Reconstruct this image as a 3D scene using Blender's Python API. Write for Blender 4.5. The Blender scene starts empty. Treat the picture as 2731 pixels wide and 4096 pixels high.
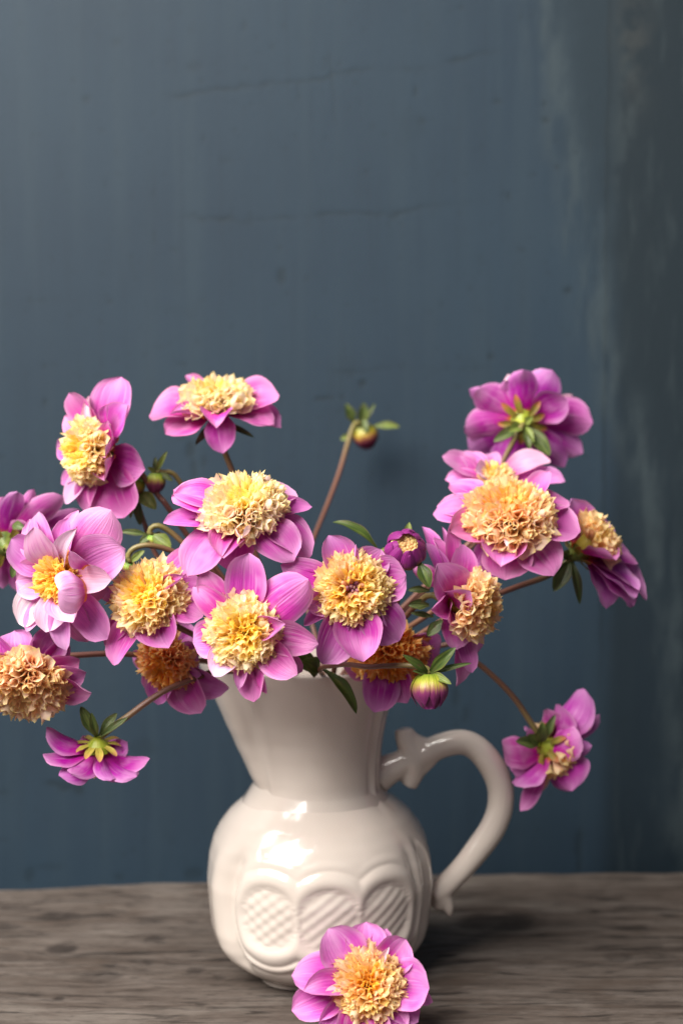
import bpy, bmesh, math, random
import numpy as np
from mathutils import Vector, Matrix, Quaternion

random.seed(7)
RNG = np.random.default_rng(11)
scene = bpy.context.scene
COL = scene.collection

# ------------------------------------------------------------------ camera
# all modelling is done in centimetres, U turns it into metres
U = 0.01
CAM = np.array([1.43, -100.0, 38.85])
PITCH = math.atan((2048 - 1500) / 6258.0)
FPX = 55.0 / 36.0 * 4096
cam_data = bpy.data.cameras.new('camera')
cam = bpy.data.objects.new('camera', cam_data)
COL.objects.link(cam)
cam.location = CAM * U
cam.rotation_euler = (math.pi / 2 - PITCH, 0, 0)
cam_data.sensor_fit = 'VERTICAL'
cam_data.sensor_height = 36.0
cam_data.sensor_width = 24.0
cam_data.lens = 55.0
cam_data.clip_start = 0.02
cam_data.clip_end = 50.0
cam_data.dof.use_dof = True
cam_data.dof.focus_distance = 0.875
cam_data.dof.aperture_fstop = 4.5
scene.camera = cam

# ------------------------------------------------------------------ light
world = bpy.data.worlds.new('World')
scene.world = world
world.use_nodes = True
bg = world.node_tree.nodes['Background']
bg.inputs[0].default_value = (0.78, 0.88, 1.0, 1)
bg.inputs[1].default_value = 0.15


def aim(o, target):
    d = Vector(target) - o.location
    o.rotation_euler = d.to_track_quat('-Z', 'Y').to_euler()


win = bpy.data.lights.new('window_light', 'AREA')
win.shape = 'RECTANGLE'
win.size = 2.5
win.size_y = 1.9
win.energy = 290.0
win.color = (1.0, 0.965, 0.92)
win_o = bpy.data.objects.new('window_light', win)
COL.objects.link(win_o)
win_o.location = (-1.45, -1.30, 2.15)
aim(win_o, (0.0, 0.0, 0.15))
# the window looks out on trees: bright sky round a darker, ragged mass of foliage
win.use_nodes = True
wt = win.node_tree
w_em = wt.nodes['Emission']
w_geo = wt.nodes.new('ShaderNodeNewGeometry')
w_noise = wt.nodes.new('ShaderNodeTexNoise')
w_noise.inputs['Scale'].default_value = 5.0
w_noise.inputs['Detail'].default_value = 5.0
w_noise.inputs['Roughness'].default_value = 0.65
wt.links.new(w_geo.outputs['Parametric'], w_noise.inputs['Vector'])
w_ramp = wt.nodes.new('ShaderNodeValToRGB')
w_ramp.color_ramp.elements[0].position = 0.46
w_ramp.color_ramp.elements[0].color = (1.5, 1.5, 1.5, 1)
w_ramp.color_ramp.elements[1].position = 0.54
w_ramp.color_ramp.elements[1].color = (0.55, 0.55, 0.52, 1)
wt.links.new(w_noise.outputs['Fac'], w_ramp.inputs[0])
wt.links.new(w_ramp.outputs[0], w_em.inputs['Color'])

vs = scene.view_settings
vs.view_transform = 'Standard'
vs.look = 'None'
vs.exposure = 0.0
vs.gamma = 1.0
vs.use_curve_mapping = False
scene.render.engine = 'CYCLES'
scene.cycles.use_denoising = True
scene.cycles.max_bounces = 12
scene.cycles.diffuse_bounces = 8
scene.cycles.transparent_max_bounces = 6
scene.cycles.caustics_reflective = False
scene.cycles.caustics_refractive = False

# ------------------------------------------------------------------ pixel -> place
C_R = np.array([1.0, 0, 0])
C_F = np.array([0, math.cos(PITCH), -math.sin(PITCH)])
C_U = np.array([0, math.sin(PITCH), math.cos(PITCH)])


def ray(px, py):
    d = C_F + C_R * (px - 1365.5) / FPX - C_U * (py - 2048.0) / FPX
    return d


def at_y(px, py, Y):
    d = ray(px, py)
    return CAM + d * ((Y - CAM[1]) / d[1])


def at_z(px, py, Z):
    d = ray(px, py)
    return CAM + d * ((Z - CAM[2]) / d[2])


def nrm(v):
    v = np.asarray(v, float)
    return v / (np.linalg.norm(v) + 1e-12)


# ------------------------------------------------------------------ node helpers
class NT:
    def __init__(self, name):
        self.m = bpy.data.materials.new(name)
        self.m.use_nodes = True
        self.t = self.m.node_tree
        self.t.nodes.clear()
        self.out = self.t.nodes.new('ShaderNodeOutputMaterial')

    def n(self, kind, **kw):
        nd = self.t.nodes.new('ShaderNode' + kind)
        for k, v in kw.items():
            setattr(nd, k, v)
        return nd

    def link(self, a, b):
        self.t.links.new(a, b)

    def put(self, sock, v):
        if hasattr(v, 'is_linked') or hasattr(v, 'links'):
            self.link(v, sock)
        else:
            sock.default_value = v

    def math(self, op, a, b=None, c=None, clamp=False):
        nd = self.n('Math', operation=op, use_clamp=clamp)
        self.put(nd.inputs[0], a)
        if b is not None:
            self.put(nd.inputs[1], b)
        if c is not None:
            self.put(nd.inputs[2], c)
        return nd.outputs[0]

    def mix(self, f, a, b, blend='MIX'):
        nd = self.n('Mix', data_type='RGBA', blend_type=blend)
        nd.clamp_factor = True
        self.put(nd.inputs[0], f)
        self.put(nd.inputs[6], a if not isinstance(a, tuple) else (*a[:3], 1))
        self.put(nd.inputs[7], b if not isinstance(b, tuple) else (*b[:3], 1))
        return nd.outputs[2]

    def ramp(self, f, stops, interp='LINEAR'):
        nd = self.n('ValToRGB')
        cr = nd.color_ramp
        cr.interpolation = interp
        while len(cr.elements) < len(stops):
            cr.elements.new(0.5)
        for e, (p, c) in zip(cr.elements, stops):
            e.position = p
            e.color = (c, c, c, 1) if not isinstance(c, tuple) else (*c[:3], 1)
        self.put(nd.inputs[0], f)
        return nd.outputs[0]

    def mapr(self, v, a, b, c=0.0, d=1.0, smooth=True):
        nd = self.n('MapRange')
        nd.interpolation_type = 'SMOOTHSTEP' if smooth else 'LINEAR'
        for i, x in enumerate((v, a, b, c, d)):
            self.put(nd.inputs[i], x)
        return nd.outputs[0]

    def noise(self, vec, scale, detail=3.0, rough=0.55, dist=0.0):
        nd = self.n('TexNoise')
        self.link(vec, nd.inputs['Vector'])
        nd.inputs['Scale'].default_value = scale
        nd.inputs['Detail'].default_value = detail
        nd.inputs['Roughness'].default_value = rough
        nd.inputs['Distortion'].default_value = dist
        return nd.outputs['Fac']

    def mapping(self, vec, scale=(1, 1, 1), loc=(0, 0, 0)):
        nd = self.n('Mapping')
        self.link(vec, nd.inputs[0])
        nd.inputs['Scale'].default_value = scale
        nd.inputs['Location'].default_value = loc
        return nd.outputs[0]

    def comb(self, x=0.0, y=0.0, z=0.0):
        nd = self.n('CombineXYZ')
        for i, v in enumerate((x, y, z)):
            self.put(nd.inputs[i], v)
        return nd.outputs[0]

    def sep(self, vec):
        nd = self.n('SeparateXYZ')
        self.link(vec, nd.inputs[0])
        return nd.outputs

    def bump(self, h, strength=0.3, dist=0.001, normal=None):
        nd = self.n('Bump')
        nd.inputs['Strength'].default_value = strength
        nd.inputs['Distance'].default_value = dist
        self.link(h, nd.inputs['Height'])
        if normal is not None:
            self.link(normal, nd.inputs['Normal'])
        return nd.outputs[0]

    def principled(self, color, rough=0.5, spec=0.5, normal=None, **kw):
        p = self.n('BsdfPrincipled')
        self.put(p.inputs['Base Color'], color if not isinstance(color, tuple) else (*color[:3], 1))
        self.put(p.inputs['Roughness'], rough)
        p.inputs['Specular IOR Level'].default_value = spec
        if normal is not None:
            self.link(normal, p.inputs['Normal'])
        for k, v in kw.items():
            p.inputs[k.replace('_', ' ')].default_value = v
        return p

    def finish(self, shader):
        self.link(shader, self.out.inputs[0])
        return self.m


def leafy(nt, col, rough, spec, trans, normal=None, sheen=0.0):
    """thin plant tissue: glossy-diffuse front plus light passing through"""
    p = nt.principled(col, rough, spec, normal)
    if sheen:
        p.inputs['Sheen Weight'].default_value = sheen
        p.inputs['Sheen Roughness'].default_value = 0.4
    tr = nt.n('BsdfTranslucent')
    nt.put(tr.inputs[0], col)
    mx = nt.n('MixShader')
    mx.inputs[0].default_value = trans
    nt.link(p.outputs[0], mx.inputs[1])
    nt.link(tr.outputs[0], mx.inputs[2])
    return nt.finish(mx.outputs[0])


def mat_petal():
    nt = NT('petal_tissue')
    uv = nt.n('UVMap').outputs[0]
    oi = nt.n('ObjectInfo')
    u, v, _ = nt.sep(uv)
    shift = nt.math('MULTIPLY', oi.outputs['Random'], 37.0)
    vec = nt.comb(nt.math('MULTIPLY', u, 17.0), nt.math('MULTIPLY', v, 0.9), shift)
    veins = nt.noise(vec, 1.0, 3.0, 0.6)
    vec2 = nt.comb(nt.math('MULTIPLY', u, 34.0), nt.math('MULTIPLY', v, 0.7), shift)
    fine = nt.noise(vec2, 1.0, 2.0, 0.6)
    vec3 = nt.comb(nt.math('MULTIPLY', u, 2.5), nt.math('MULTIPLY', v, 2.5), shift)
    blot = nt.noise(vec3, 1.0, 2.0, 0.5)
    base = oi.outputs['Color']
    dark = nt.mix(1.0, base, (0.78, 0.42, 0.76), 'MULTIPLY')
    pale = nt.mix(0.38, base, (0.93, 0.70, 0.88))
    c = nt.mix(nt.mapr(veins, 0.5, 0.78), base, dark)
    c = nt.mix(nt.mapr(fine, 0.58, 0.72, 0, 0.7), c, dark)
    c = nt.mix(nt.mapr(veins, 0.48, 0.25, 0, 0.8), c, pale)
    c = nt.mix(nt.mapr(blot, 0.45, 0.75, 0, 0.6), c, pale)
    # pale margin and tip, deep magenta then orange towards the throat
    vj = nt.math('ADD', v, nt.math('MULTIPLY', nt.math('SUBTRACT', veins, 0.5), 0.35))
    e = nt.math('ABSOLUTE', nt.math('SUBTRACT', nt.math('MULTIPLY', u, 2.0), 1.0))
    c = nt.mix(nt.mapr(e, 0.66, 1.0, 0, 0.8), c, pale)
    c = nt.mix(nt.mapr(vj, 0.60, 1.0, 0, 0.7), c, pale)
    vj = nt.math('ADD', v, nt.math('MULTIPLY', nt.math('SUBTRACT', veins, 0.5), 0.35))
    c = nt.mix(nt.mapr(vj, 0.58, 0.14, 0, 0.85), c, (0.42, 0.030, 0.27))
    c = nt.mix(nt.mapr(vj, 0.18, 0.04, 0, 0.85), c, (0.72, 0.22, 0.03))
    spots = nt.noise(nt.comb(nt.math('MULTIPLY', u, 40.0), nt.math('MULTIPLY', v, 60.0), shift), 1.0, 1.0)
    c = nt.mix(nt.mapr(spots, 0.79, 0.84, 0, 0.5), c, (0.30, 0.06, 0.16))
    nick = nt.noise(nt.comb(nt.math('MULTIPLY', u, 9.0), nt.math('MULTIPLY', v, 9.0), shift), 1.0, 2.0)
    c = nt.mix(nt.math('MULTIPLY', nt.mapr(e, 0.90, 1.0), nt.mapr(nick, 0.52, 0.7, 0, 0.55)), c, (0.42, 0.22, 0.16))
    hs = nt.n('HueSaturation')
    nt.put(hs.inputs['Hue'], nt.mapr(oi.outputs['Random'], 0, 1, 0.498, 0.517, False))
    nt.put(hs.inputs['Value'], nt.mapr(nt.math('FRACT', nt.math('MULTIPLY', oi.outputs['Random'], 7.3)), 0, 1, 0.82, 1.16, False))
    hs.inputs['Saturation'].default_value = 1.10
    nt.link(c, hs.inputs['Color'])
    b = nt.bump(nt.math('ADD', veins, nt.math('MULTIPLY', fine, 0.5)), 0.45, 0.0012)
    return leafy(nt, hs.outputs[0], 0.46, 0.38, 0.30, b, 0.08)


def mat_floret():
    nt = NT('floret_tissue')
    uv = nt.n('UVMap').outputs[0]
    oi = nt.n('ObjectInfo')
    u, v, _ = nt.sep(uv)
    shift = nt.math('MULTIPLY', oi.outputs['Random'], 23.0)
    st = nt.noise(nt.comb(nt.math('MULTIPLY', u, 16.0), nt.math('MULTIPLY', v, 1.2), shift), 1.0, 2.0)
    body = oi.outputs['Color']
    c = nt.mix(nt.mapr(st, 0.45, 0.7, 0, 0.55), body, (0.98, 0.88, 0.60))
    c = nt.mix(nt.mapr(v, 0.45, 0.05), c, (0.99, 0.82, 0.36))
    c = nt.mix(nt.mapr(v, 0.14, 0.0, 0, 0.7), c, (0.98, 0.60, 0.10))
    pk = nt.noise(nt.comb(nt.math('MULTIPLY', u, 6.0), nt.math('MULTIPLY', v, 4.0), shift), 1.0, 2.0)
    c = nt.mix(nt.mapr(pk, 0.62, 0.75, 0, 0.35), c, (0.80, 0.36, 0.44))
    c = nt.mix(nt.mapr(v, 0.86, 0.98, 0, 0.75), c, (0.98, 0.82, 0.30))
    b = nt.bump(st, 0.3, 0.0008)
    return leafy(nt, c, 0.5, 0.25, 0.55, b)


def mat_green(name, c1, c2, tip=None, rough=0.42):
    nt = NT(name)
    uv = nt.n('UVMap').outputs[0]
    oi = nt.n('ObjectInfo')
    u, v, _ = nt.sep(uv)
    shift = nt.math('MULTIPLY', oi.outputs['Random'], 31.0)
    n1 = nt.noise(nt.comb(nt.math('MULTIPLY', u, 9.0), nt.math('MULTIPLY', v, 1.5), shift), 1.0, 3.0)
    n2 = nt.noise(nt.comb(nt.math('MULTIPLY', u, 3.0), nt.math('MULTIPLY', v, 4.0), shift), 1.0, 2.0)
    c = nt.mix(nt.mapr(n1, 0.35, 0.68), c1, c2)
    e = nt.math('ABSOLUTE', nt.math('SUBTRACT', nt.math('MULTIPLY', u, 2.0), 1.0))
    c = nt.mix(nt.mapr(e, 0.10, 0.0, 0, 0.5), c, c2)
    c = nt.mix(nt.mapr(n2, 0.55, 0.8, 0, 0.45), c, (0.16, 0.05, 0.05))
    c = nt.mix(nt.mapr(e, 0.86, 1.0, 0, 0.45), c, (0.22, 0.09, 0.07))
    if tip:
        c = nt.mix(nt.mapr(v, 0.45, 0.9), c, tip)
    b = nt.bump(n1, 0.5, 0.001)
    return leafy(nt, c, rough, 0.4, 0.22, b)


def mat_stem():
    nt = NT('stem_skin')
    uv = nt.n('UVMap').outputs[0]
    oi = nt.n('ObjectInfo')
    u, v, _ = nt.sep(uv)
    shift = nt.math('MULTIPLY', oi.outputs['Random'], 31.0)
    n1 = nt.noise(nt.comb(nt.math('MULTIPLY', u, 8.0), nt.math('MULTIPLY', v, 3.0), shift), 1.0, 3.0)
    c = nt.mix(nt.mapr(n1, 0.35, 0.7), oi.outputs['Color'], (0.17, 0.085, 0.045))
    c = nt.mix(nt.mapr(v, 0.12, 0.0, 0, 0.7), c, (0.20, 0.20, 0.05))
    p = nt.principled(c, 0.42, 0.4, nt.bump(n1, 0.4, 0.001))
    return nt.finish(p.outputs[0])


def mat_bud():
    nt = NT('bud_scales')
    uv = nt.n('UVMap').outputs[0]
    oi = nt.n('ObjectInfo')
    u, v, _ = nt.sep(uv)
    shift = nt.math('MULTIPLY', oi.outputs['Random'], 31.0)
    n1 = nt.noise(nt.comb(nt.math('MULTIPLY', u, 14.0), nt.math('MULTIPLY', v, 1.2), shift), 1.0, 3.0)
    vj = nt.math('ADD', v, nt.math('MULTIPLY', nt.math('SUBTRACT', n1, 0.5), 0.5))
    c = nt.ramp(vj, [(0.0, (0.16, 0.23, 0.02)), (0.20, (0.42, 0.42, 0.04)), (0.38, (0.36, 0.20, 0.08)),
                     (0.56, (0.20, 0.03, 0.11)), (1.0, (0.17, 0.015, 0.12))])
    c = nt.mix(1.0, c, oi.outputs['Color'], 'MULTIPLY')
    return leafy(nt, c, 0.34, 0.45, 0.12, nt.bump(n1, 0.4, 0.001))


def mat_purple():
    nt = NT('bud_purple')
    uv = nt.n('UVMap').outputs[0]
    u, v, _ = nt.sep(uv)
    n1 = nt.noise(nt.comb(nt.math('MULTIPLY', u, 14.0), nt.math('MULTIPLY', v, 1.2), 0.0), 1.0, 3.0)
    c = nt.mix(nt.mapr(n1, 0.35, 0.7), (0.26, 0.025, 0.20), (0.15, 0.012, 0.10))
    e = nt.math('ABSOLUTE', nt.math('SUBTRACT', nt.math('MULTIPLY', u, 2.0), 1.0))
    k = nt.math('MULTIPLY', nt.mapr(e, 0.6, 0.2), nt.mapr(v, 0.75, 0.45))
    c = nt.mix(k, c, (0.30, 0.20, 0.05))
    return leafy(nt, c, 0.38, 0.4, 0.15, nt.bump(n1, 0.4, 0.001))


def mat_glaze():
    nt = NT('cream_glaze')
    co = nt.n('TexCoord').outputs['Object']
    n1 = nt.noise(co, 14.0, 3.0)
    n2 = nt.noise(co, 900.0, 1.0)
    c = nt.mix(nt.mapr(n1, 0.3, 0.7), (0.575, 0.498, 0.440), (0.612, 0.538, 0.482))
    c = nt.mix(nt.mapr(n2, 0.80, 0.86, 0, 0.35), c, (0.35, 0.27, 0.2))
    b = nt.bump(nt.noise(co, 60.0, 2.0), 0.12, 0.002)
    p = nt.principled(c, 0.16, 0.5, b)
    p.inputs['Coat Weight'].default_value = 0.6
    p.inputs['Coat Roughness'].default_value = 0.05
    return nt.finish(p.outputs[0])


# ------------------------------------------------------------------ mesh helpers
def mesh_obj(name, verts, faces, mat, parent=None, origin=(0, 0, 0), uvs=None, smooth=True):
    """verts in world centimetres; origin in centimetres"""
    o3 = np.asarray(origin, float)
    me = bpy.data.meshes.new(name)
    V = (np.asarray(verts, float) - o3) * U
    me.from_pydata(V.tolist(), [], faces)
    if uvs is not None:
        lay = me.uv_layers.new(name='UVMap')
        idx = np.empty(len(me.loops), dtype=np.int32)
        me.loops.foreach_get('vertex_index', idx)
        lay.data.foreach_set('uv', np.asarray(uvs, np.float32)[idx].ravel())
    if smooth:
        me.polygons.foreach_set('use_smooth', [True] * len(me.polygons))
    me.materials.append(mat)
    me.update()
    o = bpy.data.objects.new(name, me)
    COL.objects.link(o)
    if parent is not None:
        o.parent = parent          # parents carry no rotation and are placed at `origin`
    else:
        o.location = o3 * U
    return o


def thing(name, loc, label, cat, group=None):
    e = bpy.data.objects.new(name, None)
    e.empty_display_size = 0.01
    COL.objects.link(e)
    e.location = np.asarray(loc) * U
    e['label'] = label
    e['category'] = cat
    if group:
        e['group'] = group
    return e


def grid_faces(nv, nu):
    f = []
    for i in range(nv - 1):
        for j in range(nu - 1):
            a = i * nu + j
            f.append((a, a + 1, a + nu + 1, a + nu))
    return f


def sstep(a, b, x):
    t = np.clip((x - a) / (b - a), 0, 1)
    return t * t * (3 - 2 * t)


NV, NU = 15, 9
PF = grid_faces(NV, NU)
PUV = np.array([(j / (NU - 1), i / (NV - 1)) for i in range(NV) for j in range(NU)])


def blade(B, T, n_ref, W, arch=0.08, cup=0.6, curl=0.0, roll=0.0, fold=0.0, point=2.2, base_w=0.46, wave=0.03, crease=0.05, peak=0.56, sway=0.0):
    """a petal / sepal / leaf surface from B to T, face towards n_ref"""
    ch = T - B
    L = np.linalg.norm(ch)
    c = ch / L
    n = n_ref - c * np.dot(n_ref, c)
    if np.linalg.norm(n) < 0.15:
        n = np.cross(c, [0.3, 0.9, 0.2])
    n = nrm(n)
    s = np.cross(c, n)
    if roll:
        cr, sr = math.cos(roll), math.sin(roll)
        n, s = n * cr + s * sr, s * cr - n * sr
    ph = RNG.uniform(0, 6.28, 3)
    fr = RNG.uniform(1.2, 2.4)
    out = []
    sg = 1 if RNG.random() < 0.5 else -1
    for i in range(NV):
        v = i / (NV - 1)
        w = (base_w + (1 - base_w) * float(sstep(0.0, peak, v)))
        if v > peak:
            w *= max(0.0, 1 - ((v - peak) / (1 - peak)) ** point) ** 0.56
        w *= W * 0.5 * (1 + 0.035 * math.sin(11 * v + ph[1]) * v)
        if i == NV - 1:
            w = 0.02 * W
        mid = B + c * L * v + n * (L * arch * 4 * v * (1 - v)) + n * (L * curl * float(sstep(0.6, 1.0, v)) * 0.35)
        mid = mid + s * (L * sway * math.sin(math.pi * v))
        k = cup * (0.9 + 0.6 * v)
        for j in range(NU):
            q = 2 * j / (NU - 1) - 1
            kk = k
            if fold and (q * fold) > 0:
                kk = k + abs(fold) * (0.3 + v)
            kk = kk if abs(kk) > 1e-3 else 1e-3
            x = w * math.sin(q * kk) / kk
            z = w * (1 - math.cos(q * kk)) / kk
            z -= crease * w * math.exp(-(q / 0.16) ** 2) * math.sin(math.pi * min(1, v * 1.05))
            z += crease * 0.5 * w * math.cos(q * 9.4 + ph[2]) * (1 - q * q) * math.sin(math.pi * v)
            z += wave * W * (q * q) * math.sin(fr * 6.28 * v + ph[0 if q < 0 else 1]) * v
            out.append(mid + s * x + n * z)
    return np.array(out)


def spline(pts, n=40):
    P = np.array(pts, float)
    if len(P) == 2:
        t = np.linspace(0, 1, n)[:, None]
        return P[0] * (1 - t) + P[1] * t
    ext = np.vstack([2 * P[0] - P[1], P, 2 * P[-1] - P[-2]])
    seg = np.linalg.norm(np.diff(P, axis=0), axis=1)
    cum = np.concatenate([[0], np.cumsum(seg)])
    res = []
    for s in np.linspace(0, cum[-1], n):
        i = min(len(seg) - 1, int(np.searchsorted(cum, s, 'right') - 1))
        t = (s - cum[i]) / max(seg[i], 1e-9)
        p0, p1, p2, p3 = ext[i:i + 4]
        res.append(0.5 * ((2 * p1) + (-p0 + p2) * t + (2 * p0 - 5 * p1 + 4 * p2 - p3) * t * t + (-p0 + 3 * p1 - 3 * p2 + p3) * t ** 3))
    return np.array(res)


def tube(path, radii, sides=10, flat=1.0, cap=True):
    P = np.asarray(path, float)
    n = len(P)
    R = np.interp(np.linspace(0, 1, n), np.linspace(0, 1, len(radii)), radii) if np.ndim(radii) else np.full(n, radii)
    T = np.gradient(P, axis=0)
    T /= np.linalg.norm(T, axis=1)[:, None] + 1e-12
    ref = np.array([0, 1, 0.]) if abs(T[0][1]) < 0.9 else np.array([1., 0, 0])
    a = nrm(np.cross(T[0], ref))
    V, UVs = [], []
    for i in range(n):
        a = nrm(a - T[i] * np.dot(a, T[i]))
        b = np.cross(T[i], a)
        for j in range(sides):
            t = 2 * math.pi * j / sides
            V.append(P[i] + (a * math.cos(t) + b * math.sin(t) * flat) * R[i])
            UVs.append((j / sides, i / (n - 1)))
    F = []
    for i in range(n - 1):
        for j in range(sides):
            k = (j + 1) % sides
            F.append((i * sides + j, i * sides + k, (i + 1) * sides + k, (i + 1) * sides + j))
    if cap:
        F.append(tuple(reversed(range(sides))))
        F.append(tuple((n - 1) * sides + j for j in range(sides)))
    return np.array(V), F, np.array(UVs)


M_PETAL = mat_petal()
M_FLORET = mat_floret()
M_LEAF = mat_green('leaf_green', (0.036, 0.066, 0.012), (0.105, 0.145, 0.028))
M_SEPAL = mat_green('sepal_green', (0.045, 0.075, 0.020), (0.15, 0.19, 0.05))
M_FRESH = mat_green('sepal_fresh', (0.10, 0.15, 0.025), (0.24, 0.28, 0.06))
M_BRACT = mat_green('bract_yellow', (0.42, 0.36, 0.05), (0.52, 0.42, 0.08), (0.50, 0.27, 0.09))
M_OLIVE = mat_green('bract_olive', (0.20, 0.17, 0.025), (0.28, 0.21, 0.03), (0.40, 0.13, 0.05))
M_LIME = mat_green('calyx_lime', (0.28, 0.34, 0.025), (0.42, 0.44, 0.05))
M_STEM = mat_stem()
M_BUD = mat_bud()
M_PURPLE = mat_purple()
M_GLAZE = mat_glaze()

STEMCOL = (0.135, 0.050, 0.040, 1)

# ================================================================== wall behind
WALL_Y = 21.5


def vnoise(x, y, seed, octaves=4, gain=0.55):
    """fractal value noise on arrays, 0..1"""
    out = np.zeros(np.shape(x))
    amp, tot = 1.0, 0.0
    rs = np.random.default_rng(seed)
    for o in range(octaves):
        tab = rs.random((64, 64))
        xi, yi = np.floor(x).astype(int), np.floor(y).astype(int)
        fx, fy = x - xi, y - yi
        fx, fy = fx * fx * (3 - 2 * fx), fy * fy * (3 - 2 * fy)
        a, b = tab[xi % 64, yi % 64], tab[(xi + 1) % 64, yi % 64]
        c, d = tab[xi % 64, (yi + 1) % 64], tab[(xi + 1) % 64, (yi + 1) % 64]
        out += amp * ((a * (1 - fx) + b * fx) * (1 - fy) + (c * (1 - fx) + d * fx) * fy)
        tot += amp
        amp *= gain
        x, y = x * 2.03 + 7.1, y * 2.03 + 3.7
    return out / tot


def grid_mesh(name, P, nr, nc, attrs, mat, extra_v=(), extra_f=()):
    """regular grid (rows x cols) of points in centimetres with float point attributes"""
    nv = nr * nc
    V = np.vstack([P.reshape(-1, 3), np.asarray(extra_v, float).reshape(-1, 3)]) * U
    idx = np.arange(nv).reshape(nr, nc)
    Q = np.stack([idx[:-1, :-1], idx[:-1, 1:], idx[1:, 1:], idx[1:, :-1]], -1).reshape(-1, 4)
    if len(extra_f):
        Q = np.vstack([Q, np.asarray(extra_f, int)])
    me = bpy.data.meshes.new(name)
    me.vertices.add(len(V))
    me.vertices.foreach_set('co', V.astype(np.float32).ravel())
    me.loops.add(Q.size)
    me.loops.foreach_set('vertex_index', Q.astype(np.int32).ravel())
    me.polygons.add(len(Q))
    me.polygons.foreach_set('loop_start', (np.arange(len(Q)) * 4).astype(np.int32))
    me.polygons.foreach_set('use_smooth', [True] * len(Q))
    me.update(calc_edges=True)
    for k, arr in attrs.items():
        at = me.attributes.new(k, 'FLOAT', 'POINT')
        full = np.zeros(len(V), np.float32)
        full[:nv] = arr.ravel()
        at.data.foreach_set('value', full)
    me.materials.append(mat)
    o = bpy.data.objects.new(name, me)
    COL.objects.link(o)
    o['kind'] = 'structure'
    return o


def mat_wall():
    nt = NT('blue_grey_paint')
    geo = nt.n('NewGeometry').outputs['Position']
    x, y, z = nt.sep(geo)
    flat = nt.comb(x, 0.0, z)

    def at(nm):
        return nt.n('Attribute', attribute_name=nm).outputs['Fac']
    # brushed vertical streaks, cloudy patches, fine tooth
    streak = nt.noise(nt.mapping(flat, (55, 1, 3.2)), 1.0, 3.0, 0.6)
    streak2 = nt.noise(nt.mapping(flat, (160, 1, 7)), 1.0, 2.0, 0.6)
    cloud = nt.noise(flat, 5.5, 4.0, 0.6)
    cloud2 = nt.noise(flat, 22.0, 4.0, 0.65)
    fine = nt.noise(flat, 260.0, 2.0, 0.6)
    c = nt.mix(nt.mapr(cloud, 0.3, 0.7), (0.0107, 0.0242, 0.0401), (0.0135, 0.0297, 0.0472))
    c = nt.mix(nt.mapr(streak, 0.42, 0.72, 0, 0.8), c, (0.0160, 0.0317, 0.0472))
    c = nt.mix(nt.mapr(streak2, 0.5, 0.75, 0, 0.4), c, (0.0096, 0.0211, 0.0341))
    c = nt.mix(nt.mapr(cloud2, 0.55, 0.8, 0, 0.5), c, (0.0089, 0.0206, 0.0325))
    c = nt.mix(nt.mapr(fine, 0.55, 0.75, 0, 0.3), c, (0.0107, 0.0215, 0.0312))
    c = nt.mix(at('right_dark'), c, (0.0079, 0.0166, 0.0224))
    c = nt.mix(at('seam'), c, (0.0039, 0.0101, 0.0148))
    c = nt.mix(at('pale_marks'), c, (0.0415, 0.0579, 0.0642))
    c = nt.mix(at('rust'), c, (0.0490, 0.0508, 0.0467))
    c = nt.mix(nt.math('MULTIPLY', at('chip'), 0.75), c, (0.0039, 0.0106, 0.0148))
    p = nt.principled(c, 0.62, 0.35, nt.bump(fine, 0.2, 0.0006))
    return nt.finish(p.outputs[0])


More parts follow.
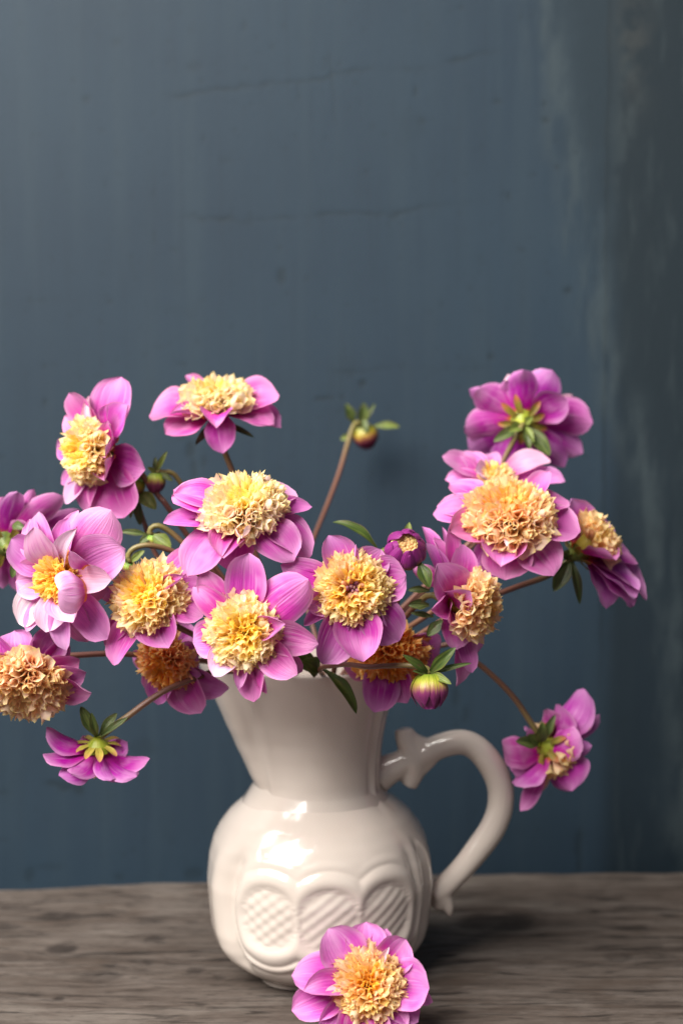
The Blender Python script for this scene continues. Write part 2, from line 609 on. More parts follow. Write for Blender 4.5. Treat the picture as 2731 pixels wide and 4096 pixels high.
def build_wall():
    X = np.concatenate([np.linspace(-95, -25, 8)[:-1], np.arange(-25, 29, 0.17), np.linspace(29, 95, 8)])
    Z = np.concatenate([np.linspace(-45, -2, 6)[:-1], np.arange(-2, 70, 0.17), np.linspace(70.2, 110, 6)])
    gx, gz = np.meshgrid(X, Z)
    wob = (vnoise(gx * 0.35, gz * 0.35, 1) - 0.5)
    wob2 = (vnoise(gx * 1.3, gz * 1.3, 2) - 0.5)
    pat = vnoise(gx * 0.9, gz * 0.5, 3)
    wp = lambda px, py: at_y(px, py, WALL_Y)[[0, 2]]
    # wall colour darker to the right of a wavering line, paler along it
    band = np.array([wp(*q) for q in ((2090, -250), (2150, 0), (2190, 250), (2240, 520), (2330, 850), (2380, 1200), (2440, 1550), (2600, 1900), (2660, 2250), (2720, 2700), (2760, 3600))])[::-1]
    d = gx + wob * 2.2 + wob2 * 0.5 - np.interp(gz, band[:, 1], band[:, 0])
    right_dark = 0.70 * sstep(-2.5, 4.0, d)
    pale_marks = 0.5 * np.exp(-(d / 1.5) ** 2) * sstep(0.2, 0.7, vnoise(gx * 1.3, gz * 0.3, 3))  # patchy pale band along the line
    seam_x = wp(2425, 900)[0]
    d2 = gx + wob * 0.5 - seam_x
    upper = sstep(6, 22, gz)
    seam = np.maximum(0.68 * sstep(-0.5, 1.6, d2), 0.7 * np.exp(-(d2 / 0.14) ** 2) * upper)
    dust = vnoise(gx * 1.6, gz * 0.22, 9)
    pale_marks = np.maximum(pale_marks, 0.20 * sstep(0.58, 0.78, dust) * sstep(0.3, 2.0, d2))
    rx_, rz_ = wp(2535, 165)
    rust = 0.32 * np.exp(-((gx - rx_ + wob) / 1.3) ** 2 - ((gz - rz_) / 4.2) ** 2) * sstep(0.35, 0.6, vnoise(gx * 0.9, gz * 0.7, 5))
    pale_marks = np.maximum(pale_marks, 0.30 * np.exp(-((gx - wp(2500, 500)[0] + wob) / 0.9) ** 2 - ((gz - wp(0, 500)[1]) / 7) ** 2) * sstep(0.4, 0.65, pat))
    chip = np.zeros_like(gx)
    for pts, wdt in ((((560, 395), (820, 372), (1110, 330), (1310, 310), (1470, 268), (1560, 272), (1700, 270), (1900, 225), (2140, 195)), 0.16),
                     (((640, 872), (760, 868), (980, 885), (1290, 858), (1400, 848), (1560, 865), (1720, 832), (2030, 800)), 0.15),
                     (((0, 1215), (160, 1205), (320, 1190), (470, 1165)), 0.10),
                     (((1240, 1480), (1600, 1470), (1990, 1482), (2200, 1478)), 0.09),
                     (((1310, 160), (1325, 300), (1335, 430), (1345, 560)), 0.0)):
        W_ = np.array([wp(*q) for q in pts])
        if wdt == 0.0:
            dd = np.abs(gx - np.interp(gz, W_[::-1, 1], W_[::-1, 0]) + wob * 0.3)
            ends = sstep(W_[-1, 1], W_[-1, 1] + 3, gz) * (1 - sstep(W_[0, 1] - 1, W_[0, 1], gz))
            wdt = 0.09
        else:
            dd = np.abs(gz - np.interp(gx, W_[:, 0], W_[:, 1]) + wob * 0.8 + wob2 * 0.7)
            ends = sstep(W_[0, 0], W_[0, 0] + 3, gx) * (1 - sstep(W_[-1, 0] - 6, W_[-1, 0], gx))
        chip = np.maximum(chip, np.exp(-(dd / wdt) ** 2) * ends * (0.12 + 0.55 * sstep(0.35, 0.7, vnoise(gx * 0.7, gz * 0.7, 6))))
    # chips, drips and dents: (px, py, half width px, half height px, strength)
    for px, py, rx, ry, sg in ((340, 398, 20, 14, .5), (1118, 1112, 20, 36, .6), (2266, 1164, 17, 15, .75), (1957, 1434, 14, 14, .8), (1452, 1528, 15, 14, .85),
                               (1300, 1590, 40, 9, .8), (175, 1470, 12, 10, .8), (183, 1606, 9, 14, .8), (1372, 1582, 10, 10, .7), (440, 1205, 16, 9, .6),
                               (225, 3130, 46, 13, .7), (270, 3148, 36, 14, .7), (320, 3158, 24, 24, .75), (760, 1800, 24, 32, .65), (775, 1875, 11, 50, .5), (812, 1850, 12, 26, .45), (720, 1760, 26, 10, .4),
                               (1660, 365, 9, 22, .6), (1985, 405, 22, 13, .6), (2170, 420, 10, 12, .7), (2180, 480, 18, 12, .7), (2225, 668, 9, 12, .6),
                               (2125, 702, 14, 9, .6), (2035, 780, 8, 22, .65), (1458, 690, 10, 10, .6), (1828, 2780, 14, 50, .55), (1860, 2860, 12, 34, .6),
                               (2312, 3380, 14, 60, .6), (2318, 3460, 10, 40, .6), (1060, 330, 14, 9, .5), (1195, 370, 7, 40, .4),
                               (975, 100, 10, 22, .5), (780, 260, 30, 22, .3), (465, 165, 18, 18, .3), (1690, 480, 16, 14, .5), (290, 318, 9, 7, .6),
                               (1140, 1180, 8, 8, .6), (1120, 990, 10, 7, .6), (1370, 2200, 30, 16, .4), (120, 3500, 26, 30, .5), (480, 3505, 22, 16, .5), (770, 3500, 40, 26, .5), (580, 2990, 60, 36, .25),
                               (270, 1640, 8, 6, .5), (640, 1390, 22, 10, .35), (720, 1455, 22, 9, .35), (400, 1290, 14, 9, .4), (905, 640, 36, 10, .3), (1770, 1215, 12, 20, .4), (1875, 1155, 12, 14, .4), (200, 3470, 60, 14, .3)):
        ax, az = wp(px, py)
        k = 1.0 / 52.0
        q = ((gx + wob * 0.5 + wob2 * 0.35 - ax) / (rx * k)) ** 2 + ((gz + wob * 0.5 + wob2 * 0.35 - az) / (ry * k)) ** 2
        chip = np.maximum(chip, sg * (1 - sstep(0.4, 1.5, q)))
    sp = vnoise(gx * 2.4, gz * 2.4, 12, 2)
    chip = np.maximum(chip, 0.5 * sstep(0.80, 0.88, sp))
    y = WALL_Y + 0.12 * np.sin(gx * 0.07 + gz * 0.05) + 0.08 * np.sin(gz * 0.11 + 1.0) + 0.02 * chip
    P = np.stack([gx, y, gz], -1)
    k = P.shape[0] * P.shape[1]
    ev = [(-95, WALL_Y + 2.5, -45), (95, WALL_Y + 2.5, -45), (95, WALL_Y + 2.5, 110), (-95, WALL_Y + 2.5, 110)]
    grid_mesh('wall_back', P, *gx.shape, dict(right_dark=right_dark, seam=seam, pale_marks=pale_marks, rust=rust, chip=chip), mat_wall(), ev, [(k, k + 3, k + 2, k + 1)])


build_wall()

# ================================================================== table
KNOTS = [(1985, 3690, 150, 50, 1.0), (250, 3655, 84, 18, .85), (60, 3628, 70, 16, .7), (255, 3792, 62, 22, .95), (30, 3705, 70, 16, .6),
         (630, 3750, 40, 12, .7), (520, 3618, 24, 9, .6), (235, 3992, 24, 10, .9), (770, 3686, 34, 8, .6), (2470, 3825, 55, 22, .5), (400, 3905, 90, 26, .45), (1810, 4045, 60, 12, .7), (1560, 3760, 120, 50, .6),
         (780, 3880, 40, 14, .7), (880, 3905, 30, 12, .7), (40, 3830, 60, 20, .5)]


def mat_wood():
    nt = NT('weathered_wood')
    geo = nt.n('NewGeometry').outputs['Position']
    x, y, z = nt.sep(geo)
    gy = nt.n('Attribute', attribute_name='grain').outputs['Fac']
    kmask = nt.n('Attribute', attribute_name='knot').outputs['Fac']
    flat = nt.comb(x, y, 0.0)
    g1 = nt.noise(nt.comb(nt.math('MULTIPLY', x, 11.0), nt.math('MULTIPLY', gy, 120.0), 0.0), 1.0, 4.0, 0.62, 0.3)
    g2 = nt.noise(nt.comb(nt.math('MULTIPLY', x, 55.0), nt.math('MULTIPLY', gy, 420.0), 0.0), 1.0, 3.0, 0.6)
    g3 = nt.noise(nt.comb(nt.math('MULTIPLY', x, 2.0), nt.math('MULTIPLY', gy, 26.0), 3.0), 1.0, 3.0, 0.55)
    cl = nt.noise(flat, 16.0, 4.0, 0.6)
    c = nt.mix(nt.mapr(g3, 0.3, 0.7), (0.0577, 0.0423, 0.0337), (0.0865, 0.0689, 0.0584))
    c = nt.mix(nt.mapr(g1, 0.45, 0.72), c, (0.1181, 0.0975, 0.0855))
    c = nt.mix(nt.mapr(g1, 0.47, 0.33, 0, 0.92), c, (0.0288, 0.0203, 0.0159))
    c = nt.mix(nt.mapr(g2, 0.46, 0.32, 0, 0.85), c, (0.0231, 0.0169, 0.0138))
    c = nt.mix(nt.mapr(g2, 0.58, 0.75, 0, 0.5), c, (0.1442, 0.1184, 0.1020))
    worn = nt.noise(nt.comb(nt.math('MULTIPLY', x, 7.0), nt.math('MULTIPLY', gy, 20.0), 9.0), 1.0, 4.0, 0.6)
    c = nt.mix(nt.mapr(worn, 0.50, 0.68, 0, 0.6), c, (0.1557, 0.1325, 0.1157))
    c = nt.mix(nt.mapr(cl, 0.50, 0.72, 0, 0.55), c, (0.0490, 0.0327, 0.0232))
    c = nt.mix(nt.math('MULTIPLY', kmask, nt.mapr(g1, 0.2, 0.7, 1.0, 0.7)), c, (0.0127, 0.0086, 0.0071))
    g4 = nt.noise(nt.comb(nt.math('MULTIPLY', x, 130.0), nt.math('MULTIPLY', gy, 800.0), 5.0), 1.0, 2.0, 0.6)
    c = nt.mix(nt.mapr(g4, 0.42, 0.28, 0, 0.75), c, (0.0196, 0.0147, 0.0119))
    c = nt.mix(nt.mapr(g4, 0.62, 0.76, 0, 0.5), c, (0.1703, 0.1442, 0.1253))
    g5 = nt.noise(nt.comb(nt.math('MULTIPLY', x, 4.0), nt.math('MULTIPLY', gy, 55.0), 7.0), 1.0, 2.0, 0.5)
    split = nt.mapr(nt.math('ABSOLUTE', nt.math('SUBTRACT', g5, 0.5)), 0.022, 0.006)
    split = nt.math('MULTIPLY', split, nt.mapr(cl, 0.42, 0.55))
    c = nt.mix(nt.math('MULTIPLY', split, 0.85), c, (0.0144, 0.0103, 0.0082))
    hg = nt.math('SUBTRACT', nt.math('ADD', g1, nt.math('MULTIPLY', g2, 0.6)), split)
    p = nt.principled(c, nt.mapr(g1, 0.3, 0.7, 0.8, 0.6), 0.3, nt.bump(hg, 0.6, 0.0015))
    return nt.finish(p.outputs[0])


def build_table():
    ed_px = [(-900, 3600), (0, 3552), (330, 3540), (420, 3530), (800, 3520), (1250, 3508), (1800, 3490), (2300, 3484), (2731, 3482), (3600, 3480)]
    E = np.array([at_z(a, b, 0.0) for a, b in ed_px])
    X = np.concatenate([np.linspace(-75, -27, 14)[:-1], np.arange(-27, 31, 0.2), np.linspace(31, 75, 14)])
    T = np.concatenate([np.linspace(0, 0.42, 14)[:-1], np.linspace(0.42, 1, 230)])
    yb = np.minimum(np.interp(X, E[:, 0], E[:, 1]), WALL_Y - 0.6)
    yb = yb + 0.25 * (vnoise(X * 0.5, X * 0, 8, 3) - 0.5) + 0.10 * np.sin(X * 0.9)
    gx, gt = np.meshgrid(X, T)
    gy = -62 + (yb[None, :] + 62) * gt
    warp = gy + 1.6 * (vnoise(gx * 0.045, gy * 0.13, 21, 2) - 0.5)
    knot = np.zeros_like(gx)
    wv = vnoise(gx * 0.5, gy * 0.8, 22) - 0.5
    for px, py, rx, ry, sg in KNOTS:
        p = at_z(px, py, 0.0)
        sc = np.linalg.norm(p - CAM) / FPX
        a, b = rx * sc, ry * sc * 2.4
        dx = (gx - p[0]) / a + wv * 0.7
        dy = (gy - p[1]) / b + wv * 0.9
        r2 = dx * dx + dy * dy
        warp = warp - np.exp(-0.55 * r2) * dy * b * 0.8
        knot = np.maximum(knot, sg * (1 - sstep(0.45, 1.25, r2)))
    gz = 0.12 * (vnoise(gx * 0.10, warp * 2.4, 23, 4) - 0.62) - 0.06 * knot
    gz = gz - 0.22 * sstep(0.992, 1.0, gt)
    gz = np.minimum(gz, 0.0)
    P = np.stack([gx, gy, gz], -1)
    nr, nc = gx.shape
    n0 = nr * nc
    ev, ef = [], []
    for r, off in ((nr - 1, 0), (0, nc)):
        for i in range(nc):
            ev.append((P[r, i, 0], P[r, i, 1], -4.0))
    for i in range(nc - 1):
        bk, fr = (nr - 1) * nc + i, i
        b2, f2 = n0 + i, n0 + nc + i
        ef += [(bk, bk + 1, b2 + 1, b2), (fr + 1, fr, f2, f2 + 1), (b2, b2 + 1, f2 + 1, f2)]
    grid_mesh('tabletop', P, nr, nc, dict(grain=warp * U, knot=knot), mat_wood(), ev, ef)


build_table()

# ================================================================== jug
JUG_CX = 1276.0


def zrow(row, Y=0.0):
    return at_y(1365, row, Y)[2]


def build_jug():
    root = thing('jug', (0, 0, 0), 'glossy cream ceramic jug with scalloped oval relief holding the dahlias', 'jug')
    pxcm = FPX / 100.0
    prof = [(3868, 262), (3863, 278), (3852, 284), (3840, 296), (3822, 335), (3803, 365), (3770, 399), (3723, 427), (3669, 443), (3569, 453), (3490, 459),
            (3397, 450), (3333, 433), (3290, 410), (3240, 371), (3195, 316), (3164, 272), (3142, 257), (3110, 252), (3060, 251), (3008, 253),
            (2932, 262), (2855, 278), (2791, 295), (2720, 313), (2645, 334)]
    zs = np.array([zrow(r) for r, _ in prof])
    rs = np.array([w / pxcm for _, w in prof])
    zs = zs - zs[0]
    z0, z1 = zs[0], zs[-1]
    sp = [(3170, 0), (3142, 2), (3085, 36), (2983, 80), (2893, 108), (2791, 134), (2700, 158), (2645, 170)]
    zsp = np.array([zrow(r) for r, _ in sp]) - zrow(3868)
    rsp = np.array([w / pxcm for _, w in sp])
    NTH, NZ = 300, 230
    Zl = np.linspace(z0, z1, NZ)
    # smooth the traced profile
    R0 = np.interp(Zl, zs, rs)
    ker = np.exp(-np.linspace(-2, 2, 11) ** 2)
    ker /= ker.sum()
    Rp = np.convolve(np.pad(R0, 5, 'edge'), ker, 'valid')
    Rp[:6] = R0[:6]
    Sp = np.convolve(np.pad(np.interp(Zl, zsp, rsp), 5, 'edge'), ker, 'valid')
    zc = 5.55
    pc = math.radians(5.5)
    ovals = [(-0.535, 1.93, 1.95), (0.0, 1.96, 2.0), (0.535, 1.93, 2.0)]
    V, UVs = [], []
    for i in range(NZ):
        z = Zl[i]
        for j in range(NTH):
            th = 2 * math.pi * j / NTH           # 0 = towards the handle (+x), -90 deg = towards the camera
            r = Rp[i]
            cs = max(0.0, math.cos(th - math.pi))
            r += Sp[i] * cs ** 2.6
            psi = math.atan2(math.sin(th + math.pi / 2), math.cos(th + math.pi / 2))   # 0 = front, + to the right
            up = float(sstep(10.6, 13.0, z))
            # soft folds of the neck beside spout and handle
            for p0, am, wd in ((-0.93, -0.10, 0.10), (-0.76, 0.05, 0.09), (0.92, -0.13, 0.055), (1.05, 0.10, 0.06), (1.18, -0.06, 0.05)):
                r += am * up * math.exp(-((psi - p0) / wd) ** 2)
                r += am * up * 0.8 * math.exp(-((math.pi - abs(psi) - abs(p0)) / wd) ** 2) * (1 if p0 * psi > 0 else 0)
            # the belly: panels front and back, ribbed sides
            belly = float(sstep(0.9, 2.4, z) * (1 - sstep(8.2, 10.0, z)))
            ps = psi if abs(psi - pc) < math.pi / 2 else math.atan2(math.sin(psi + math.pi), math.cos(psi + math.pi))
            q = ps - pc
            for p0, am, wd in ((-0.95, -0.34, 0.085), (-1.20, 0.16, 0.13), (0.90, -0.16, 0.05), (1.00, 0.07, 0.05), (1.10, -0.18, 0.055), (1.28, 0.12, 0.10)):
                p0b = p0 + (0.05 * (z - 5.5) ** 2 / 9.0) * (-1 if p0 > 0 else 1)
                r += am * belly * math.exp(-((q - p0b) / wd) ** 2)
            s = q * 7.3
            t = z - zc
            best = 9.0
            for oc, a, b in ovals:
                dx = s - oc * 7.3
                e = math.sqrt((dx / a) ** 2 + (t / b) ** 2) + 1e-6
                dd = (e - 1) * (a + b) * 0.5
                best = min(best, dd)
            fade = float(1 - sstep(0.88, 1.0, abs(q)))
            h = 0.0
            if best < 0:
                ins = float(sstep(0, 0.3, -best))
                wdl = 0.80
                h = -0.07 * float(sstep(0, 0.12, -best))
                l1 = math.cos(2 * math.pi * (s * 0.78 - t) / wdl)
                l2 = math.cos(2 * math.pi * (s * 0.78 + t) / wdl)
                k2 = 0.9 if s < -2.0 else 0.35
                h += ins * (0.020 * l1 + 0.018 * k2 * l2)
            elif best < 1.15:
                h = 0.17 * math.sin(math.pi * best / 1.15) ** 0.8 - 0.05 * (1 - best / 1.15)
            elif best < 1.75:
                h = (0.03 + 0.09 * float(sstep(0.3, -0.6, t))) * math.sin(math.pi * (best - 1.15) / 0.6)
            r += h * fade
            # scalloped foot
            ft = float(1 - sstep(0.25, 0.9, z))
            r += ft * 0.16 * math.cos(6 * (psi - 0.35))
            zz = z
            # the lip dips and lifts a little round the mouth
            lip = float(sstep(15.5, z1, z))
            zz += lip * (0.35 * cs ** 3 - 0.08 * math.cos(2 * psi) + 0.05 * math.cos(5 * psi))
            if z < 0.05:
                zz = z + 0.02 * math.cos(6 * psi)
            V.append((r * math.cos(th), r * math.sin(th), zz))
            UVs.append((j / NTH, i / NZ))
    F = []
    for i in range(NZ - 1):
        for j in range(NTH):
            k = (j + 1) % NTH
            F.append((i * NTH + j, i * NTH + k, (i + 1) * NTH + k, (i + 1) * NTH + j))
    # rounded lip and inner wall
    last = (NZ - 1) * NTH
    prev = last
    rings = [(0.04, 0.09), (0.16, 0.14), (0.30, 0.11), (0.38, 0.0)] + [(0.40, -d) for d in (0.6, 1.5, 3, 4.5, 6, 7.5)]
    for off, dz in rings:
        st = len(V)
        for j in range(NTH):
            x, y, z = V[last + j]
            if dz < 0:
                zi = z1 + dz
                rr = float(np.interp(zi, Zl, Rp)) + float(np.interp(zi, Zl, Sp)) * max(0.0, -math.cos(2 * math.pi * j / NTH)) ** 2.6 - 0.4
                a = 2 * math.pi * j / NTH
                V.append((rr * math.cos(a), rr * math.sin(a), zi))
            else:
                r = math.hypot(x, y)
                V.append((x * (r - off) / r, y * (r - off) / r, z + dz))
            UVs.append((j / NTH, 1))
        for j in range(NTH):
            k = (j + 1) % NTH
            F.append((prev + j, prev + k, st + k, st + j))
        prev = st
    for zi in (10.0, 8.5, 7, 5.5, 4, 2.5, 1.4):
        st = len(V)
        rr = float(np.interp(zi, Zl, Rp)) - 0.5
        for j in range(NTH):
            a = 2 * math.pi * j / NTH
            V.append((rr * math.cos(a), rr * math.sin(a), zi))
            UVs.append((j / NTH, 1))
        for j in range(NTH):
            k = (j + 1) % NTH
            F.append((prev + j, prev + k, st + k, st + j))
        prev = st
    V.append((0, 0, 1.1))
    UVs.append((0, 0))
    cidx = len(V) - 1
    for j in range(NTH):
        F.append((prev + j, prev + (j + 1) % NTH, cidx))
    V.append((0, 0, 0.12))
    UVs.append((0, 0))
    cidx = len(V) - 1
    for j in range(NTH):
        F.append(((j + 1) % NTH, j, cidx))
    mesh_obj('body', V, F, M_GLAZE, root, (0, 0, 0), UVs)

    # handle: tubes fused by a voxel remesh into one smooth casting
    k = 0.63776

    def hp(q):
        p = at_y(1450 + q[0] * k, 2600 + q[1] * k, 0.0)
        return p
    bits = []
    arc = [(90, 790), (150, 755), (230, 715), (300, 690), (350, 670), (430, 628), (500, 598), (580, 579), (650, 582), (720, 620), (780, 685), (830, 765), (860, 850),
           (866, 935), (850, 1030), (800, 1140), (720, 1250), (640, 1350), (560, 1435), (505, 1485), (440, 1530)]
    rad = np.array([108, 90, 74, 72, 76, 74, 74, 75, 78, 80, 80, 79, 78, 78, 78, 77, 74, 70, 68, 70, 72]) * 1.09 * k / pxcm
    bits.append((spline([hp(q) for q in arc], 70), rad))
    collar = [(258, 492), (266, 540), (285, 600), (312, 650), (325, 710), (316, 775), (300, 835), (292, 858)]
    bits.append((spline([hp(q) for q in collar], 30), np.array([54, 62, 64, 72, 80, 70, 56, 42]) * 1.1 * k / pxcm))
    tail = [(470, 1500), (500, 1530), (525, 1580), (540, 1630), (545, 1668)]
    bits.append((spline([hp(q) for q in tail], 20), np.array([75, 66, 50, 38, 16]) * k / pxcm))
    bits.append((spline([hp(q) for q in ((430, 1470), (470, 1500), (480, 1560), (460, 1620))], 20), np.array([50, 62, 62, 40]) * k / pxcm))
    bits.append((spline([hp(q) for q in ((272, 520), (325, 570), (400, 622))], 16), np.array([40, 54, 66]) * k / pxcm))
    bits.append((spline([hp(q) for q in ((298, 830), (345, 765), (420, 670))], 16), np.array([34, 50, 62]) * k / pxcm))
    V, F = [], []
    for path, rd in bits:
        v, f, _ = tube(path, rd, 20)
        o = len(V)
        V += v.tolist()
        F += [tuple(a + o for a in q) for q in f]
    tmp = mesh_obj('handle_raw', V, F, M_GLAZE)
    md = tmp.modifiers.new('r', 'REMESH')
    md.mode = 'VOXEL'
    md.voxel_size = 0.0014
    md.use_smooth_shade = True
    ms = tmp.modifiers.new('s', 'SMOOTH')
    ms.factor = 0.5
    ms.iterations = 4
    dg = bpy.context.evaluated_depsgraph_get()
    me = bpy.data.meshes.new_from_object(tmp.evaluated_get(dg))
    me.name = 'handle'
    bpy.data.objects.remove(tmp)
    o = bpy.data.objects.new('handle', me)
    COL.objects.link(o)
    o.parent = root
    me.polygons.foreach_set('use_smooth', [True] * len(me.polygons))
    return root


build_jug()

# ================================================================== flowers
def floret_mesh(kind, seed):
    """a tubular disc floret, one unit long, opening in a ruffled, pointed lip"""
    rs = random.Random(seed)
    n = 8
    V, UVs, F = [], [], []
    bend = rs.uniform(-0.12, 0.16)
    fl = rs.uniform(0.58, 1.0)
    tw = rs.uniform(-0.6, 0.6)
    flare = rs.choice((0.75, 0.95, 1.1, 1.25))
    tilt = rs.uniform(0.0, 0.09)
    if kind == 'open':
        rings = [(0.0, 0.05), (0.42, 0.100 * rs.uniform(0.85, 1.15)), (0.78, 0.150 * rs.uniform(0.9, 1.1)), (0.92, 0.165 * flare)]
    elif kind == 'wide':
        rings = [(0.0, 0.05), (0.42, 0.130), (0.76, 0.195 * rs.uniform(0.9, 1.1)), (0.90, 0.21 * flare)]
    else:
        rings = [(0.0, 0.06), (0.40, 0.125), (0.72, 0.150), (0.90, 0.10)]
    for i, (zi, r) in enumerate(rings):
        for j in range(n):
            a = 2 * math.pi * j / n + tw * zi
            rr = r * (1 + (0.10 * math.cos(4 * a + seed) + rs.uniform(-0.08, 0.08) if i == 3 and kind != 'bud' else 0))
            V.append((rr * math.cos(a) + bend * zi * zi, rr * fl * math.sin(a), zi + (tilt * math.cos(a) if i > 1 else 0)))
            UVs.append((j / n, zi * 0.93))
    for i in range(3):
        for j in range(n):
            k = (j + 1) % n
            F.append((i * n + j, i * n + k, (i + 1) * n + k, (i + 1) * n + j))
    r = rings[3][1]
    if kind == 'bud':
        V.append((bend, 0, 1.0))
        UVs.append((0.5, 0.93))
        for j in range(n):
            F.append((3 * n + j, 3 * n + (j + 1) % n, len(V) - 1))
    else:
        for L in range(4):
            j = 2 * L + 1
            a = 2 * math.pi * j / n + tw
            rr = r * rs.uniform(0.85, 1.25) * (1 + 0.3 * (flare - 0.8))
            zz = rs.uniform(0.99, 1.10) - 0.06 * (flare - 0.8) + tilt * math.cos(a)
            V.append((rr * math.cos(a) + bend * zz * zz, rr * fl * math.sin(a), zz))
            UVs.append((j / n, 1.0))
            t = len(V) - 1
            p, q, m = 3 * n + (j - 1) % n, 3 * n + (j + 1) % n, 3 * n + j
            F.append((p, m, t))
            F.append((m, q, t))
    me = bpy.data.meshes.new('floret_' + kind)
    me.from_pydata([(x * U, y * U, z * U) for x, y, z in V], [], F)
    lay = me.uv_layers.new(name='UVMap')
    for lp in me.loops:
        lay.data[lp.index].uv = UVs[lp.vertex_index]
    me.polygons.foreach_set('use_smooth', [True] * len(me.polygons))
    me.materials.append(M_FLORET)
    return me


FL_OPEN = [floret_mesh('open', i) for i in range(9)]
FL_WIDE = [floret_mesh('wide', 40 + i) for i in range(4)]
FL_BUD = [floret_mesh('bud', 80 + i) for i in range(4)]


def frame(a):
    a = nrm(a)
    t = np.array([0, 0, 1.0]) if abs(a[2]) < 0.9 else np.array([1.0, 0, 0])
    e1 = nrm(np.cross(t, a))
    e2 = np.cross(a, e1)
    return a, e1, e2


def put_floret(me, base, d, L, rw, root, C, col, name='floret'):
    o = bpy.data.objects.new(name, me)
    COL.objects.link(o)
    o.parent = root
    q = Vector(d).to_track_quat('Z', 'X')
    o.rotation_mode = 'QUATERNION'
    o.rotation_quaternion = q @ Quaternion((0, 0, 1), random.uniform(0, 6.28))
    o.location = (np.asarray(base) - C) * U
    o.scale = (rw, rw, L)
    o.color = (*col, 1)
    return o


def lathe(C, a, prof):
    a, e1, e2 = frame(a)
    n = 16
    V, UVs, F = [], [], []
    for i, (h, r) in enumerate(prof):
        for j in range(n):
            t = 2 * math.pi * j / n
            V.append(C + a * h + (e1 * math.cos(t) + e2 * math.sin(t)) * r * (1 + 0.05 * math.cos(5 * t)))
            UVs.append((j / n, i / (len(prof) - 1)))
    for i in range(len(prof) - 1):
        for j in range(n):
            k = (j + 1) % n
            F.append((i * n + j, i * n + k, (i + 1) * n + k, (i + 1) * n + j))
    F.append(tuple(range(n)))
    F.append(tuple(reversed([(len(prof) - 1) * n + j for j in range(n)])))
    return V, F, UVs


def crop(ox, oy, k):
    return lambda p: (ox + p[0] * k, oy + p[1] * k, k)


C1 = crop(200, 1480, 420 / 1568); C2 = crop(0, 1980, 540 / 1568); C3 = crop(400, 2180, 560 / 1568); C4 = crop(740, 2180, 560 / 1568)
C5 = crop(640, 1880, 640 / 1568); C6 = crop(1100, 2120, 540 / 1568); C7 = crop(1640, 2080, 360 / 1245); C8 = crop(1720, 1440, 900 / 1568)
D1 = crop(0, 1450, 700 / 1568); D2 = crop(550, 1450, 700 / 1568); D3 = crop(1200, 1450, 700 / 1568); D5 = crop(0, 1950, 800 / 1568)
D7 = crop(1150, 2050, 900 / 1568); D8 = crop(0, 2500, 1000 / 1568); E4 = crop(1100, 3600, 700 / 1568); E7 = crop(1900, 2550, 700 / 1568)


def stem_path(pts, mouth, bottom=1.6):
    mx, my = mouth
    m3 = [np.array([mx, my, 19.4]), np.array([mx * 0.62, my * 0.62, 14.0]), np.array([-mx * 0.25, -my * 0.25, bottom])]
    return list(pts) + m3


def add_stem(root, C, pts, r=0.17, col=STEMCOL):
    path = spline(pts, 12 * len(pts))
    v, f, uv = tube(path, [r * 1.15, r, r, r, r * 1.15], 10)
    o = mesh_obj('stem', v, f, M_STEM, root, C, uv)
    o.color = col
    return o


PINK = (0.57, 0.105, 0.425)
CREAM = (0.97, 0.82, 0.52)
PEACH = (0.96, 0.70, 0.45)
YELLOW = (0.97, 0.70, 0.12)


